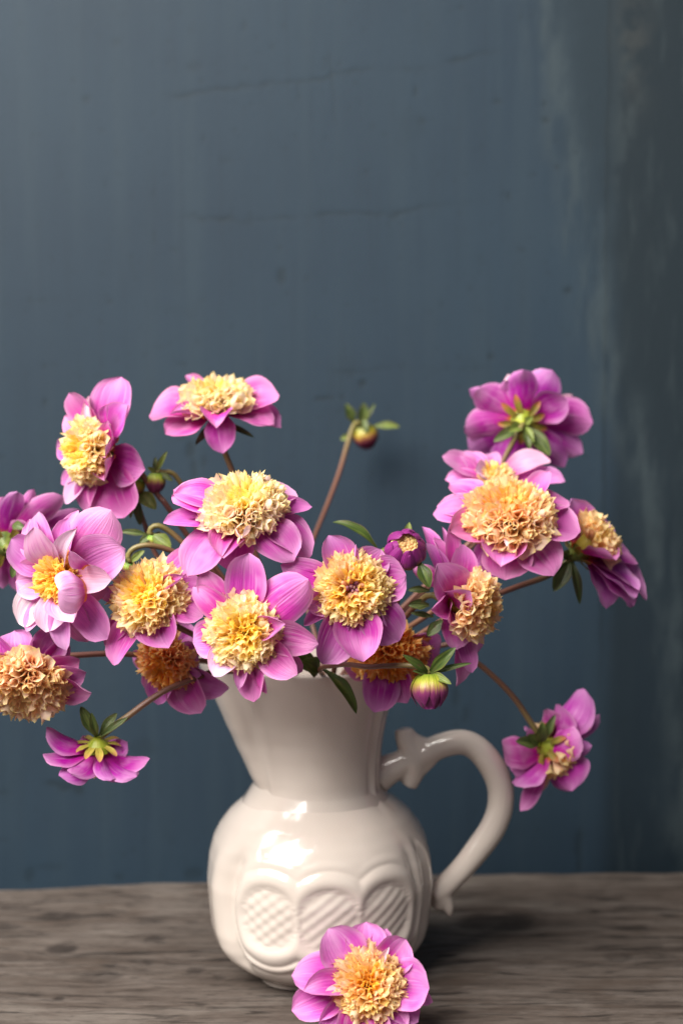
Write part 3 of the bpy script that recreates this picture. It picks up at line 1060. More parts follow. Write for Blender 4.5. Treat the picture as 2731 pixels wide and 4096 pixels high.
def flower(key, cr, cpx, Y, axis, R, N, petals, label, col=PINK, fc=CREAM, cc=YELLOW, sepals=(), bracts=0, stem=None, mouth=(0, 0), 
           calyx=0.85, budcore=0, foff=0.0, gam=0.92, loose=False, dome=1.0, outer=90.0, stem_r=0.17, group='dahlias arranged in the jug'):
    rs = random.Random(sum(ord(ch) for ch in key) * 13 + len(key))
    R *= 1.0
    N = int(N * 1.12)
    x, y, k = cr(cpx)
    C = at_y(x, y, Y)
    sc = np.linalg.norm(C - CAM) / FPX * k          # centimetres for one unit of the crop at this depth
    a, e1, e2 = frame(axis)
    root = thing('dahlia', C, label, 'flower', group)
    # ---- ray petals
    for i, pt in enumerate(petals):
        tx, ty, w = pt[:3]
        kw = dict(pt[3]) if len(pt) > 3 else {}
        dy = kw.pop('dy', None)
        px, py, _ = cr((tx, ty))
        d = ray(px, py)
        if dy is None:
            den = np.dot(d, a)
            T = None
            if abs(den) > 0.30:
                t = np.dot(C + a * 0.15 - CAM, a) / den
                T = CAM + d * t
                if np.linalg.norm(T - C) > 5.2:
                    T = None
            if T is None:
                T = at_y(px, py, Y)
            T = T + nrm(d) * (rs.uniform(-0.25, 0.25) + (0.22 if i % 2 else -0.22))
        else:
            T = at_y(px, py, Y + dy)
        rad = T - C
        rad = nrm(rad - a * np.dot(rad, a))
        if 'base' in kw:
            bx, by, bd = kw.pop('base')
            bpx, bpy_, _ = cr((bx, by))
            B = at_y(bpx, bpy_, Y + bd)
        else:
            B = C + rad * 0.24 * R - a * 0.10
        small = kw.pop('small', False)
        pc = kw.pop('col', None)
        nref = kw.pop('n', None)
        kw.setdefault('arch', rs.uniform(0.02, 0.12))
        kw.setdefault('cup', rs.uniform(0.30, 0.75))
        kw.setdefault('curl', rs.uniform(-0.25, 0.25))
        kw.setdefault('roll', rs.uniform(-0.22, 0.22))
        kw.setdefault('point', rs.uniform(1.9, 2.7))
        kw.setdefault('wave', rs.uniform(0.02, 0.06))
        kw.setdefault('crease', rs.uniform(0.03, 0.09))
        kw.setdefault('sway', rs.uniform(-0.03, 0.03))
        # petals of a bloom turned edge-on twist a little towards the light and the viewer's side
        cam_d = nrm(CAM - C)
        if nref is None:
            f = np.dot(a, cam_d)
            nref = a + cam_d * (0.75 if f > -0.2 else -0.4) * (1 - abs(f))
        ch = nrm(T - B)
        nn = nrm(nref - ch * np.dot(nref, ch))
        lat = cam_d - ch * np.dot(cam_d, ch)
        see = abs(np.dot(nn, nrm(lat)))
        v = blade(B, T, nrm(nref), w * sc * 1.34 / max(0.62, see), **kw)
        o = mesh_obj('petaloid' if small else 'petal', v, PF, M_PETAL, root, C, PUV)
        pcol = np.array(pc if pc else col) * np.array([rs.uniform(0.94, 1.06), rs.uniform(0.85, 1.2), rs.uniform(0.94, 1.06)])
        o.color = (*np.clip(pcol, 0, 1), 1)
    # ---- receptacle, calyx
    v, f, uv = lathe(C, a, [(-0.15, 0.30 * R), (foff, 0.36 * R), (foff + 0.14 * R, 0.33 * R), (foff + 0.23 * R, 0.20 * R), (foff + 0.26 * R, 0.02)])
    o = mesh_obj('receptacle', v, f, M_BRACT, root, C, uv)
    v, f, uv = lathe(C, a, [(-0.08, calyx), (-0.25, calyx * 0.98), (-0.5, calyx * 0.72), (-0.72, calyx * 0.42), (-0.95, stem_r * 1.3)])
    o = mesh_obj('calyx', v, f, M_LIME if key in 'QDR' else M_FRESH, root, C, uv)
    for i in range(bracts):
        t = 2 * math.pi * (i + rs.uniform(-0.2, 0.2)) / bracts
        rd = e1 * math.cos(t) + e2 * math.sin(t)
        v = blade(C - a * 0.45 + rd * calyx * 0.7, C - a * rs.uniform(0.12, 0.25) + rd * calyx * rs.uniform(1.7, 2.4), -a, 0.5, arch=0.06, cup=0.4, base_w=0.7, point=1.6)
        mesh_obj('bract', v, PF, M_BRACT if key == 'Q' else M_OLIVE, root, C, PUV)
    for sp in sepals:
        tx, ty, w = sp[:3]
        kw = dict(sp[3]) if len(sp) > 3 else {}
        px, py, _ = cr((tx, ty))
        T = at_y(px, py, Y + kw.pop('dy', 0.0))
        m = kw.pop('mat', M_SEPAL)
        if 'base' in kw:
            bx, by, bd = kw.pop('base')
            q = cr((bx, by))
            B = at_y(q[0], q[1], Y + bd)
        else:
            B = C - a * 0.75 + nrm(T - C) * 0.2
        kw.setdefault('arch', rs.uniform(0.06, 0.16))
        kw.setdefault('cup', rs.uniform(0.5, 0.9))
        kw.setdefault('crease', 0.14)
        v = blade(B, T, kw.pop('n', np.array([0.0, -1.0, 0.4])), w * sc * 1.15, point=1.5, base_w=0.30, peak=0.5, wave=0.03, **kw)
        mesh_obj('sepal', v, PF, m, root, C, PUV)
    # ---- disc of tubular florets
    ga = math.pi * (3 - math.sqrt(5))
    for i in range(N):
        rho = math.sqrt((i + 0.5) / N)
        t = i * ga + rs.uniform(-0.12, 0.12)
        ph = math.radians(outer * rho ** 0.92 + rs.uniform(-7, 7))
        rd = e1 * math.cos(t) + e2 * math.sin(t)
        d = nrm(a * math.cos(ph) + rd * math.sin(ph))
        b = C + a * (0.20 * R * (1 - rho * rho) - 0.02 + foff) + rd * 0.33 * R * rho
        L = R * (0.34 + 0.42 * sstep(0.0, 0.55, rho) - 0.06 * sstep(0.7, 1.0, rho)) * rs.uniform(0.91, 1.08)
        L *= 1.0 + (dome - 1.0) * (1 - rho)
        if rho > 0.75:
            L *= rs.uniform(0.9, 1.18)
        if rs.random() < 0.05:
            L *= 1.15
        w = 1.04 * R * rs.uniform(0.72, 1.18) * (0.52 + 0.52 * rho)
        mixc = float(sstep(0.25, 0.62, rho + rs.uniform(-0.12, 0.12)))
        colr = np.array(cc) * (1 - mixc) + np.array(fc) * mixc
        colr = colr * np.array([1, rs.uniform(0.9, 1.06), rs.uniform(0.75, 1.2)])
        if rho < budcore:
            me = rs.choice(FL_BUD)
            colr = np.array((0.40, 0.10, 0.24)) if rho < budcore * 0.7 else np.array((0.80, 0.42, 0.26))
            w *= 0.95
        elif rs.random() < 0.16 and rho > 0.4:
            me = rs.choice(FL_WIDE)
        else:
            me = rs.choice(FL_OPEN)
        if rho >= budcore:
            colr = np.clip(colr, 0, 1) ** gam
        put_floret(me, b, d, L, w, root, C, np.clip(colr, 0, 0.98))
    # ---- stem
    if stem != 'none':
        pts = [C - a * 0.6]
        if stem:
            for q in stem:
                sx, sy, _ = cr(q[:2])
                pts.append(at_y(sx, sy, Y + (q[2] if len(q) > 2 else 0.0)))
        else:
            pts.append(C - a * 2.2 + np.array([0, 0.3, -0.3]))
        add_stem(root, C, stem_path(pts, mouth), stem_r)
    return root


# ---- two blooms in front, fully open
flower('M', C4, (680, 970), -14, (-0.16, -0.95, 0.16), 2.05, 165, [
    (735, 85, 380, dict(cup=.5, curl=.3, arch=.1)), (205, 290, 290), (90, 465, 270, dict(cup=.8)), (95, 1090, 350, dict(cup=.35)), (330, 1480, 300, dict(col=(.74, .36, .64))),
    (770, 1758, 285, dict(cup=.5)), (605, 1620, 130), (920, 1668, 190, dict(cup=1.3, fold=.5)), (1272, 1455, 320, dict(cup=.3, fold=-.9)), (1500, 1115, 340, dict(cup=.5, fold=-.7)),
    (1370, 400, 440, dict(cup=-.5, arch=.14, curl=-.2)), (1195, 870, 300, dict(dy=-1.9, cup=1.2, curl=.5, arch=.1)), (1305, 1400, 220, dict(dy=.7)),
    (1085, 815, 110, dict(dy=-1.3, small=True, cup=1.4, col=(.85, .5, .62))), (960, 1385, 75, dict(dy=-.8, small=True, cup=1.6, col=(.85, .62, .62))), (1050, 1240, 80, dict(dy=-.6, small=True, cup=1.5, col=(.85, .6, .6)))],
    'fully open pink dahlia with pale yellow centre hanging over the jug rim by the spout', mouth=(-1.5, -3.2), fc=(0.96, 0.84, 0.56), cc=(0.98, 0.74, 0.10), dome=1.05)
flower('N', C6, (890, 690), -12.5, (0.05, -0.95, 0.22), 2.02, 175, [
    (620, 62, 390, dict(cup=.9, col=(.62, .15, .52))), (1235, 230, 340), (1520, 520, 430, dict(cup=.3)), (1450, 1280, 430, dict(cup=.4)), (1020, 1545, 510, dict(cup=.85, curl=.35, arch=.12)),
    (545, 1555, 430, dict(cup=.5, fold=.5)), (330, 1105, 190, dict(cup=1.0, dy=-.4)), (65, 410, 270), (365, 905, 300), (330, 490, 110, dict(small=True, cup=1.2)),
    (1300, 1120, 150, dict(small=True, cup=1.9, dy=-1.0)), (850, 1160, 110, dict(small=True, cup=1.8, dy=-1.3)), (940, 170, 110, dict(small=True, cup=1.8, dy=-.8))],
    'deep pink dahlia with ruffled centre and a mauve tuft at its middle', col=(0.46, 0.065, 0.37), fc=(0.95, 0.76, 0.42), mouth=(0.8, -3.4), budcore=0.24, dome=1.15)
# ---- upper dahlias
flower('C', C5, (835, 435), -11, (-0.08, -0.56, 0.82), 2.34, 170, [
    (1328, 200, 210, dict(col=(.72, .33, .62), dy=1.6)), (1488, 358, 160, dict(point=1.3, dy=.6)), (1482, 838, 330, dict(dy=-.8, cup=.5)), (1318, 868, 330, dict(dy=-2.0, cup=.3)), (690, 1000, 320, dict(dy=-1.6)),
    (622, 875, 330, dict(dy=-2.6, cup=.8)), (275, 1045, 350, dict(dy=-2.0, cup=.3)), (38, 540, 190, dict(point=1.4, dy=-.4)), (135, 490, 120, dict(dy=.6)), (116, 255, 260, dict(dy=.5, cup=.7)),
    (132, 190, 240, dict(dy=1.0)), (615, 62, 230, dict(dy=2.4)), (820, 752, 210, dict(dy=-3.2, small=True, cup=1.5, col=(.88, .62, .60), curl=.5)), (350, 470, 100, dict(dy=-.6, small=True, col=(.85, .5, .66))),
    (372, 220, 60, dict(dy=.6, small=True, col=(.85, .6, .6)))],
    'dahlia with a domed cream centre facing up, above the bloom that hangs by the spout', fc=(0.95, 0.82, 0.64), cc=(0.97, 0.78, 0.20), outer=80, mouth=(-1.8, -1.0), dome=1.1, stem=[(860, 820, 1.5), (880, 1000, 2.6)])
flower('F', C8, (545, 1135), -6, (0.0, -0.54, 0.84), 2.68, 190, [
    (832, 795, 150, dict(dy=2.2)), (140, 845, 160, dict(dy=1.8)), (52, 1000, 140, dict(dy=.6)), (22, 1065, 145, dict(dy=.1)), (124, 1215, 190, dict(dy=-1.4, cup=.7)),
    (490, 1452, 275, dict(dy=-2.4, cup=.8)), (525, 1530, 280, dict(dy=-1.8, cup=.4)), (850, 1515, 240, dict(dy=-1.6, cup=.3)), (1045, 1190, 220, dict(dy=-.6, cup=.4)), (960, 965, 160, dict(dy=1.4)),
    (385, 1565, 120, dict(dy=-.2)), (300, 1500, 110, dict(dy=.2)), (535, 1275, 46, dict(dy=-2.8, small=True, col=(.85, .5, .6)))],
    'largest dahlia, its wide peach centre facing up, above the handle', fc=PEACH, cc=(0.93, 0.56, 0.12), mouth=(1.8, 0.5), dome=1.0, outer=78, stem=[(470, 1330, 3.2), (260, 1500, 3.6), (60, 1720, 2.6)])
flower('B', D2, (720, 425), -1, (0.0, -0.27, 0.96), 2.35, 130, [
    (104, 440, 230, dict(dy=0)), (430, 128, 150, dict(dy=1.6, cup=1.2)), (250, 645, 170, dict(dy=-1.4)), (295, 445, 110, dict(dy=-1.4, cup=1.1, base=(600, 505, -1.2))), (700, 590, 260, dict(dy=-2.9, cup=.9, arch=.3, base=(730, 470, -1.6))),
    (770, 815, 250, dict(dy=-1.6, cup=.8)), (1272, 305, 230, dict(dy=.6, cup=.6)), (1090, 205, 150, dict(dy=1.6)), (1222, 560, 160, dict(dy=-1.2)), (1280, 610, 210, dict(dy=-.2)), (800, 150, 170, dict(dy=2.4))],
    'flat open dahlia seen edge-on with pale yellow centre, tallest on the spout side', fc=(0.95, 0.82, 0.58), cc=(0.97, 0.78, 0.18), outer=66, mouth=(-1.6, 1.5), sepals=[(520, 738, 70, dict(dy=-.6)), (1045, 672, 60, dict(dy=-.4))],
    stem=[(770, 760, .2), (800, 850, .3), (860, 1010, .3), (900, 1250, .4)], dome=.85)
flower('A', C1, (810, 1230), -4, (-0.74, -0.66, 0.06), 2.0, 120, [
    (1030, 90, 430, dict(dy=.8, cup=.5)), (325, 335, 290, dict(dy=1.0)), (205, 690, 260, dict(dy=1.8)), (550, 392, 170, dict(dy=.3, small=True, col=(.85, .55, .62), cup=1.3)), (862, 515, 140, dict(dy=-.9, cup=1.2, base=(850, 880, -.7))),
    (1225, 535, 340, dict(dy=-.9, cup=.6)), (870, 755, 190, dict(dy=-2.0, cup=1.0, base=(960, 1130, -1.4))), (842, 1315, 200, dict(dy=-2.5, cup=.8, base=(1010, 1080, -.8))), (1455, 1480, 540, dict(dy=-1.2, cup=.7)), (812, 1645, 260, dict(dy=-2.4, cup=1.1, base=(960, 1330, -1.2))),
    (1080, 2205, 500, dict(dy=-.9, cup=.3)), (480, 2110, 250, dict(dy=.2)), (245, 2000, 240, dict(dy=.9, col=(.74, .33, .64))), (165, 1700, 190, dict(dy=1.5)), (70, 1150, 300, dict(dy=2.1)), (700, 2080, 220, dict(dy=.4))],
    'dahlia turned sideways showing yellow florets beside two round green buds', fc=(0.96, 0.82, 0.52), cc=(0.98, 0.72, 0.09), foff=0.75, outer=80, mouth=(-2.6, 1.2), stem=[(1250, 1420, 1.8), (1420, 1620, 2.2), (1640, 1900, 2.4), (1900, 2250, 2.4)])
# ---- spout side
flower('H', C2, (70, 560), -3, (-0.25, 0.90, 0.32), 1.8, 50, [
    (-160, 120, 260), (30, 20, 230), (222, -15, 250), (392, -62, 130), (735, 5, 250, dict(cup=.6)), (930, 160, 130), (-230, 500, 260), (-160, 900, 260), (50, 1105, 280), (212, 1130, 190), (330, 330, 200, dict(dy=-.8))],
    'magenta dahlia turned away behind the pale many-petalled bloom', col=(0.44, 0.06, 0.34), foff=0.5, outer=66, mouth=(-3.0, 0.6), sepals=[(300, 395, 110, dict(dy=-1.4, base=(150, 350, -.8))), (140, 965, 120, dict(dy=-1.4, base=(275, 680, -1.0)))],
    stem=[(150, 640, -1.2), (420, 820, -.6), (900, 1000, .5)], bracts=6)
flower('I', C2, (720, 960), -11.5, (-0.46, -0.88, 0.08), 1.55, 95, [
    (150, 505, 350, dict(dy=.7)), (312, 290, 320, dict(dy=.9)), (398, 372, 290, dict(dy=-.7, col=(.82, .50, .66))), (470, 188, 240, dict(dy=.6)), (890, 165, 170, dict(dy=.8)), (835, 265, 240, dict(dy=-.2)),
    (862, 400, 180, dict(dy=-1.8, cup=1.0, col=(.84, .55, .70))), (1295, 180, 440, dict(dy=-.2, cup=-.4)), (1455, 610, 450, dict(dy=-.6, cup=.35)), (815, 648, 140, dict(dy=-2.3, cup=1.0, base=(1010, 830, -1.4))), (1275, 985, 280, dict(dy=-1.7, cup=.6, col=(.80, .46, .62))),
    (672, 1120, 470, dict(dy=-2.9, cup=-.9, base=(1010, 1090, -1.6), arch=.2, col=(.76, .42, .68))), (840, 1470, 340, dict(dy=-1.7, cup=.9, col=(.82, .50, .68))), (188, 1000, 400, dict(dy=.9)), (195, 1485, 330, dict(dy=.7, col=(.84, .58, .72))),
    (530, 1592, 270, dict(dy=-.8, col=(.80, .48, .66))), (340, 1590, 190, dict(dy=.5)), (790, 1805, 200, dict(dy=-.6)), (1275, 1660, 310, dict(dy=-.4, fold=.5)), (1250, 1130, 260, dict(dy=.4, col=(.6, .12, .44))), (1010, 1720, 240, dict(dy=.3))],
    'pale pink many-petalled dahlia with small golden centre partly folded over', col=(0.64, 0.20, 0.52), fc=(0.97, 0.70, 0.16), cc=(0.97, 0.60, 0.04), mouth=(-3.4, -1.0), outer=80, dome=1.1)
flower('J', C3, (575, 610), -11.5, (-0.30, -0.76, 0.55), 2.1, 150, [
    (1150, 795, 320, dict(dy=-1.0, cup=.4)), (755, 1145, 420, dict(dy=-1.7, cup=.6, fold=.4)), (165, 1350, 280, dict(dy=-.4, cup=.5, fold=-.5)), (908, 345, 140, dict(dy=-1.6, small=True, cup=1.3, col=(.55, .06, .38))), (1030, 30, 200, dict(dy=1.6)),
    (1140, 400, 200, dict(dy=.5)), (60, 1130, 180, dict(dy=.6, col=(.55, .10, .40))), (20, 560, 190, dict(dy=1.0, col=(.55, .10, .38))), (390, 1030, 100, dict(dy=-1.6, small=True, col=(.88, .66, .55), cup=1.4)), (970, 360, 130, dict(dy=.8, col=(.5, .06, .34)))],
    'dahlia with a shaggy yellow centre between the pale bloom and the hanging one', fc=(0.95, 0.77, 0.48), cc=(0.98, 0.70, 0.07), mouth=(-3.0, -2.0), dome=1.2)
flower('K', D8, (170, 320), -10.5, (-0.10, -0.72, -0.68), 2.45, 150, [
    (85, 35, 210, dict(dy=.6)), (345, 12, 200, dict(dy=.4, cup=.8)), (-70, 60, 190, dict(dy=.4)), (425, 92, 120, dict(dy=.6)), (502, 212, 130, dict(dy=-.1, fold=.6)), (540, 300, 130, dict(dy=-.4)), (585, 405, 140, dict(dy=-.5)), (-160, 200, 200), (-180, 420, 200)],
    'dahlia nodding down with a big peach pompon centre, below the pale bloom', col=(0.50, 0.085, 0.38), fc=(0.93, 0.66, 0.42), cc=(0.92, 0.62, 0.36), gam=0.85, mouth=(-3.6, -1.4), stem=[(290, 205, 2.6), (480, 190, 3.0), (680, 180, 3.2), (860, 186, 3.4), (1100, 200, 3.6)],
    sepals=[(175, 40, 34, dict(dy=1.5, mat=M_FRESH))], outer=86, dome=1.2)
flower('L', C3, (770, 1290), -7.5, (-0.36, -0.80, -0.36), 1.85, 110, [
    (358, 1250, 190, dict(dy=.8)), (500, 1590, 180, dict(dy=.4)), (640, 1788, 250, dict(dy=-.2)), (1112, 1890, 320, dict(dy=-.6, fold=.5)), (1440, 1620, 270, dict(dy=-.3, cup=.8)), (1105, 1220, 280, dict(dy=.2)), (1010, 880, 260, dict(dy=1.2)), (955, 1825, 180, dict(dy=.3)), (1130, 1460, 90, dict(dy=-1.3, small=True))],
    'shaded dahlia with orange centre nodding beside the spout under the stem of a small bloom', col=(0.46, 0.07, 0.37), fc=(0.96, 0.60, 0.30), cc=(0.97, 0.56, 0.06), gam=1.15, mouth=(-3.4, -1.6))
flower('Q', D8, (615, 790), -9.5, (-0.04, 0.20, -0.97), 1.3, 40, [
    (288, 660, 105, dict(dy=.1)), (270, 800, 95, dict(dy=-.5)), (370, 945, 125, dict(dy=-1.0)), (448, 938, 135, dict(dy=-1.4)), (698, 980, 120, dict(dy=-1.6)), (735, 987, 80, dict(dy=-.6)), (855, 962, 130, dict(dy=-1.1)), (940, 842, 100, dict(dy=0)), (797, 740, 90, dict(dy=1.0)), (520, 685, 70, dict(dy=1.0)), (590, 900, 100, dict(dy=.8))],
    'small purple dahlia hanging upside down with yellow-green calyx and bare stem', col=(0.42, 0.04, 0.36), foff=0.35, outer=48, mouth=(-3.0, -2.4), bracts=9, calyx=0.78,
    sepals=[(508, 510, 75, dict(dy=-.3)), (575, 548, 55, dict(dy=-.8)), (735, 553, 55, dict(dy=.4)), (803, 580, 40, dict(dy=-.2))],
    stem=[(640, 695, 0), (720, 632, 0), (800, 575, 0), (950, 465, .2), (1080, 390, .5), (1240, 328, 1.2), (1400, 290, 3.4)], group='dahlias arranged in the jug')
# ---- handle side
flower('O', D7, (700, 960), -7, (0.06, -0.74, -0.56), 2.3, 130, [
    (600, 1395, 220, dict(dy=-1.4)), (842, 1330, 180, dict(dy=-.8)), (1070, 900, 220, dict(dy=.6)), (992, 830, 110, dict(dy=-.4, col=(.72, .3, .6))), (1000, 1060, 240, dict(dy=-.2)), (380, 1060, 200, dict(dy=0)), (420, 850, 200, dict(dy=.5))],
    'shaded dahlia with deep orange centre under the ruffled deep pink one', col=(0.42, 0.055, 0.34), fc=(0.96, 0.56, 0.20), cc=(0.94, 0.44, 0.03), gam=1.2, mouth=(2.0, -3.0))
flower('P', C7, (600, 1130), -8, (0.86, -0.46, -0.06), 2.05, 110, [
    (755, 365, 320, dict(dy=-.9, cup=.4, n=np.array([.25, -.95, .15]))), (385, 630, 420, dict(dy=-2.4, cup=.5, arch=.15, n=np.array([.25, -.95, .15]))), (255, 1250, 340, dict(dy=-2.3, cup=1.0, n=np.array([.25, -.95, .15]))), (862, 960, 290, dict(dy=-2.9, cup=.6, n=np.array([.25, -.95, .15]))), (640, 1790, 330, dict(dy=-1.2, cup=.5, n=np.array([.25, -.95, .15]))), (835, 2110, 230, dict(dy=.2, n=np.array([.25, -.95, .15]))),
    (905, 1860, 270, dict(dy=1.2, col=(.48, .08, .38))), (340, 235, 190, dict(dy=.1)), (535, 55, 150, dict(dy=.8)), (235, 320, 170, dict(dy=-.6)), (400, 110, 70, dict(dy=1.6)), (120, 120, 170, dict(dy=1.0)), (590, 2290, 260, dict(dy=.4)), (20, 700, 220, dict(dy=.6)), (500, 1390, 150, dict(dy=-2.6)), (780, 1560, 150, dict(dy=-1.6, small=True, col=(.82, .5, .58)))],
    'dahlia seen side-on facing the handle, between the purple opening bud and the peach-centred bloom', fc=PEACH, cc=(0.90, 0.52, 0.14), foff=0.95, outer=76, mouth=(2.6, -1.6),
    sepals=[(-30, 970, 105, dict(dy=-.8, base=(270, 980, -.9))), (-30, 1180, 150, dict(dy=-1.2, base=(260, 1180, -1.0))), (10, 1285, 80, dict(dy=-.9, base=(320, 1340, -.8))), (235, 1605, 150, dict(dy=-1.4, base=(440, 1385, -1.2)))])
flower('D', C8, (645, 425), 5, (0.03, 0.96, 0.26), 1.9, 60, [
    (312, 225, 200), (270, 205, 120, dict(dy=.6)), (540, 95, 100, dict(dy=.8, col=(.8, .45, .6))), (520, 142, 210), (645, 62, 180), (852, 72, 210), (955, 275, 190, dict(dy=-1.0, cup=-.4)), (1000, 240, 70, dict(dy=.8, col=(.8, .45, .6))),
    (1130, 430, 230), (1066, 655, 200), (935, 760, 180), (700, 785, 230), (520, 760, 240), (270, 610, 230), (235, 490, 210)],
    'magenta dahlia seen from behind with green calyx, tallest on the handle side', col=(0.44, 0.055, 0.38), foff=0.5, outer=66, mouth=(1.8, 2.2), bracts=9, stem=[(630, 470, -1.2), (560, 600, -1.2), (480, 770, -1.4), (420, 950, -1.6), (380, 1200, -2.5)],
    sepals=[(545, 500, 80, dict(dy=-1.7, mat=M_FRESH)), (440, 570, 75, dict(dy=-1.4)), (832, 668, 110, dict(dy=-1.6)), (688, 632, 60, dict(dy=-1.7)), (720, 580, 50, dict(dy=-1.8, mat=M_FRESH)), (715, 400, 60, dict(dy=-1.5, mat=M_FRESH))])
flower('E', C8, (450, 835), 0, (-0.05, -0.25, 0.97), 1.35, 50, [
    (75, 690, 130, dict(dy=.4)), (212, 645, 90, dict(dy=1.0)), (262, 640, 80, dict(dy=1.6)), (420, 655, 120, dict(dy=2.0)), (832, 682, 130, dict(dy=.6, col=(.82, .5, .68))), (935, 865, 100, dict(dy=0)), (105, 830, 80, dict(dy=-.4)), (320, 780, 120, dict(dy=-1.2, col=(.76, .4, .66))), (760, 830, 110, dict(dy=-.6))],
    'pale dahlia half hidden behind the large peach-centred bloom', col=(0.62, 0.17, 0.50), fc=(0.92, 0.74, 0.46), mouth=(1.6, 1.6))
flower('G', C8, (1050, 1325), -2, (0.76, 0.12, 0.62), 2.0, 85, [
    (1525, 1645, 190, dict(dy=.2)), (1430, 1655, 175, dict(dy=-1.5)), (1380, 1738, 150, dict(dy=-.6)), (1202, 1745, 150, dict(dy=-.9)), (1290, 1405, 140, dict(dy=-2.4, cup=.9)), (990, 965, 170, dict(dy=-.3)), (1100, 1090, 190, dict(dy=.8)), (1230, 1130, 160, dict(dy=2.2)), (1420, 1400, 170, dict(dy=2.0))],
    'dahlia leaning out past the handle, calyx and petal backs showing', col=(0.48, 0.08, 0.40), fc=(0.94, 0.70, 0.40), foff=0.7, outer=80, mouth=(3.0, -0.6), bracts=7, calyx=.8,
    sepals=[(858, 1612, 120, dict(dy=-.8)), (1040, 1702, 60, dict(dy=-1.2)), (900, 1350, 90, dict(dy=-.6))], stem=[(960, 1400, -.1), (880, 1460, -.2), (800, 1512, -.2), (600, 1582, -.6), (390, 1662, -1.2), (200, 1740, -1.8)])
flower('R', E7, (660, 985), -1, (0.72, 0.48, -0.36), 1.95, 60, [
    (990, 472, 250, dict(dy=.3)), (1112, 680, 115, dict(dy=1.6)), (745, 600, 210, dict(dy=-.1)), (640, 640, 160, dict(dy=.2)), (445, 840, 160, dict(dy=-.6)), (258, 985, 230, dict(dy=-1.0)), (335, 1295, 170, dict(dy=-1.6)), (372, 1540, 120, dict(dy=-.8)),
    (850, 1385, 340, dict(dy=-1.2)), (925, 890, 230, dict(dy=-1.9, base=(640, 1030, -.5))), (1042, 965, 140, dict(dy=-.8)), (565, 1390, 90, dict(dy=.4, small=True, col=(.85, .55, .55))), (320, 1180, 200, dict(dy=-.6))],
    'dahlia drooping on a long bare stem beside the jug handle, seen from behind', col=(0.50, 0.085, 0.41), fc=(0.88, 0.62, 0.34), mouth=(3.6, -0.6), bracts=7, calyx=.75,
    sepals=[(360, 930, 110, dict(dy=-1.2)), (470, 868, 90, dict(dy=-1.0)), (600, 755, 100, dict(dy=-.9)), (715, 690, 80, dict(dy=-.6)), (600, 800, 90, dict(dy=-1.4))],
    stem=[(600, 930, -.3), (540, 830, -.4), (450, 690, -.4), (350, 545, -.4), (200, 385, -.5), (0, 215, -.8), (-250, 60, -1.4)])
# ---- the cut bloom on the table
flower('S', E4, (822, 770), -10.6, (0.02, -0.80, 0.60), 2.15, 170, [
    (478, 258, 340, dict(dy=1.4, cup=.6)), (812, 195, 300, dict(dy=1.9, cup=.6)), (1000, 250, 170, dict(dy=2.1)), (1170, 350, 280, dict(dy=1.2, cup=.7)), (1285, 560, 190, dict(dy=1.0)), (1382, 800, 350, dict(dy=-.4, cup=.4)), (1412, 912, 130, dict(dy=-.1)),
    (148, 680, 310, dict(dy=.1)), (265, 800, 230, dict(dy=-1.2, cup=.9)), (150, 990, 270, dict(dy=-.4)), (430, 1250, 230, dict(dy=-1.3)), (1280, 1090, 220, dict(dy=-1.2)), (820, 1360, 320, dict(dy=-2.2)), (1080, 1300, 280, dict(dy=-1.9)), (620, 1330, 260, dict(dy=-1.9)), (380, 470, 120, dict(dy=1.3)),
    (1020, 425, 80, dict(dy=-.3, small=True, col=(.85, .6, .66), cup=1.2)), (450, 825, 70, dict(dy=-1.4, small=True, col=(.88, .6, .6)))],
    'cut pink dahlia with apricot centre lying on the tabletop against the jug', fc=(0.94, 0.70, 0.42), cc=(0.97, 0.62, 0.06), outer=84, stem='none', col=(0.52, 0.09, 0.42), group='cut dahlia')


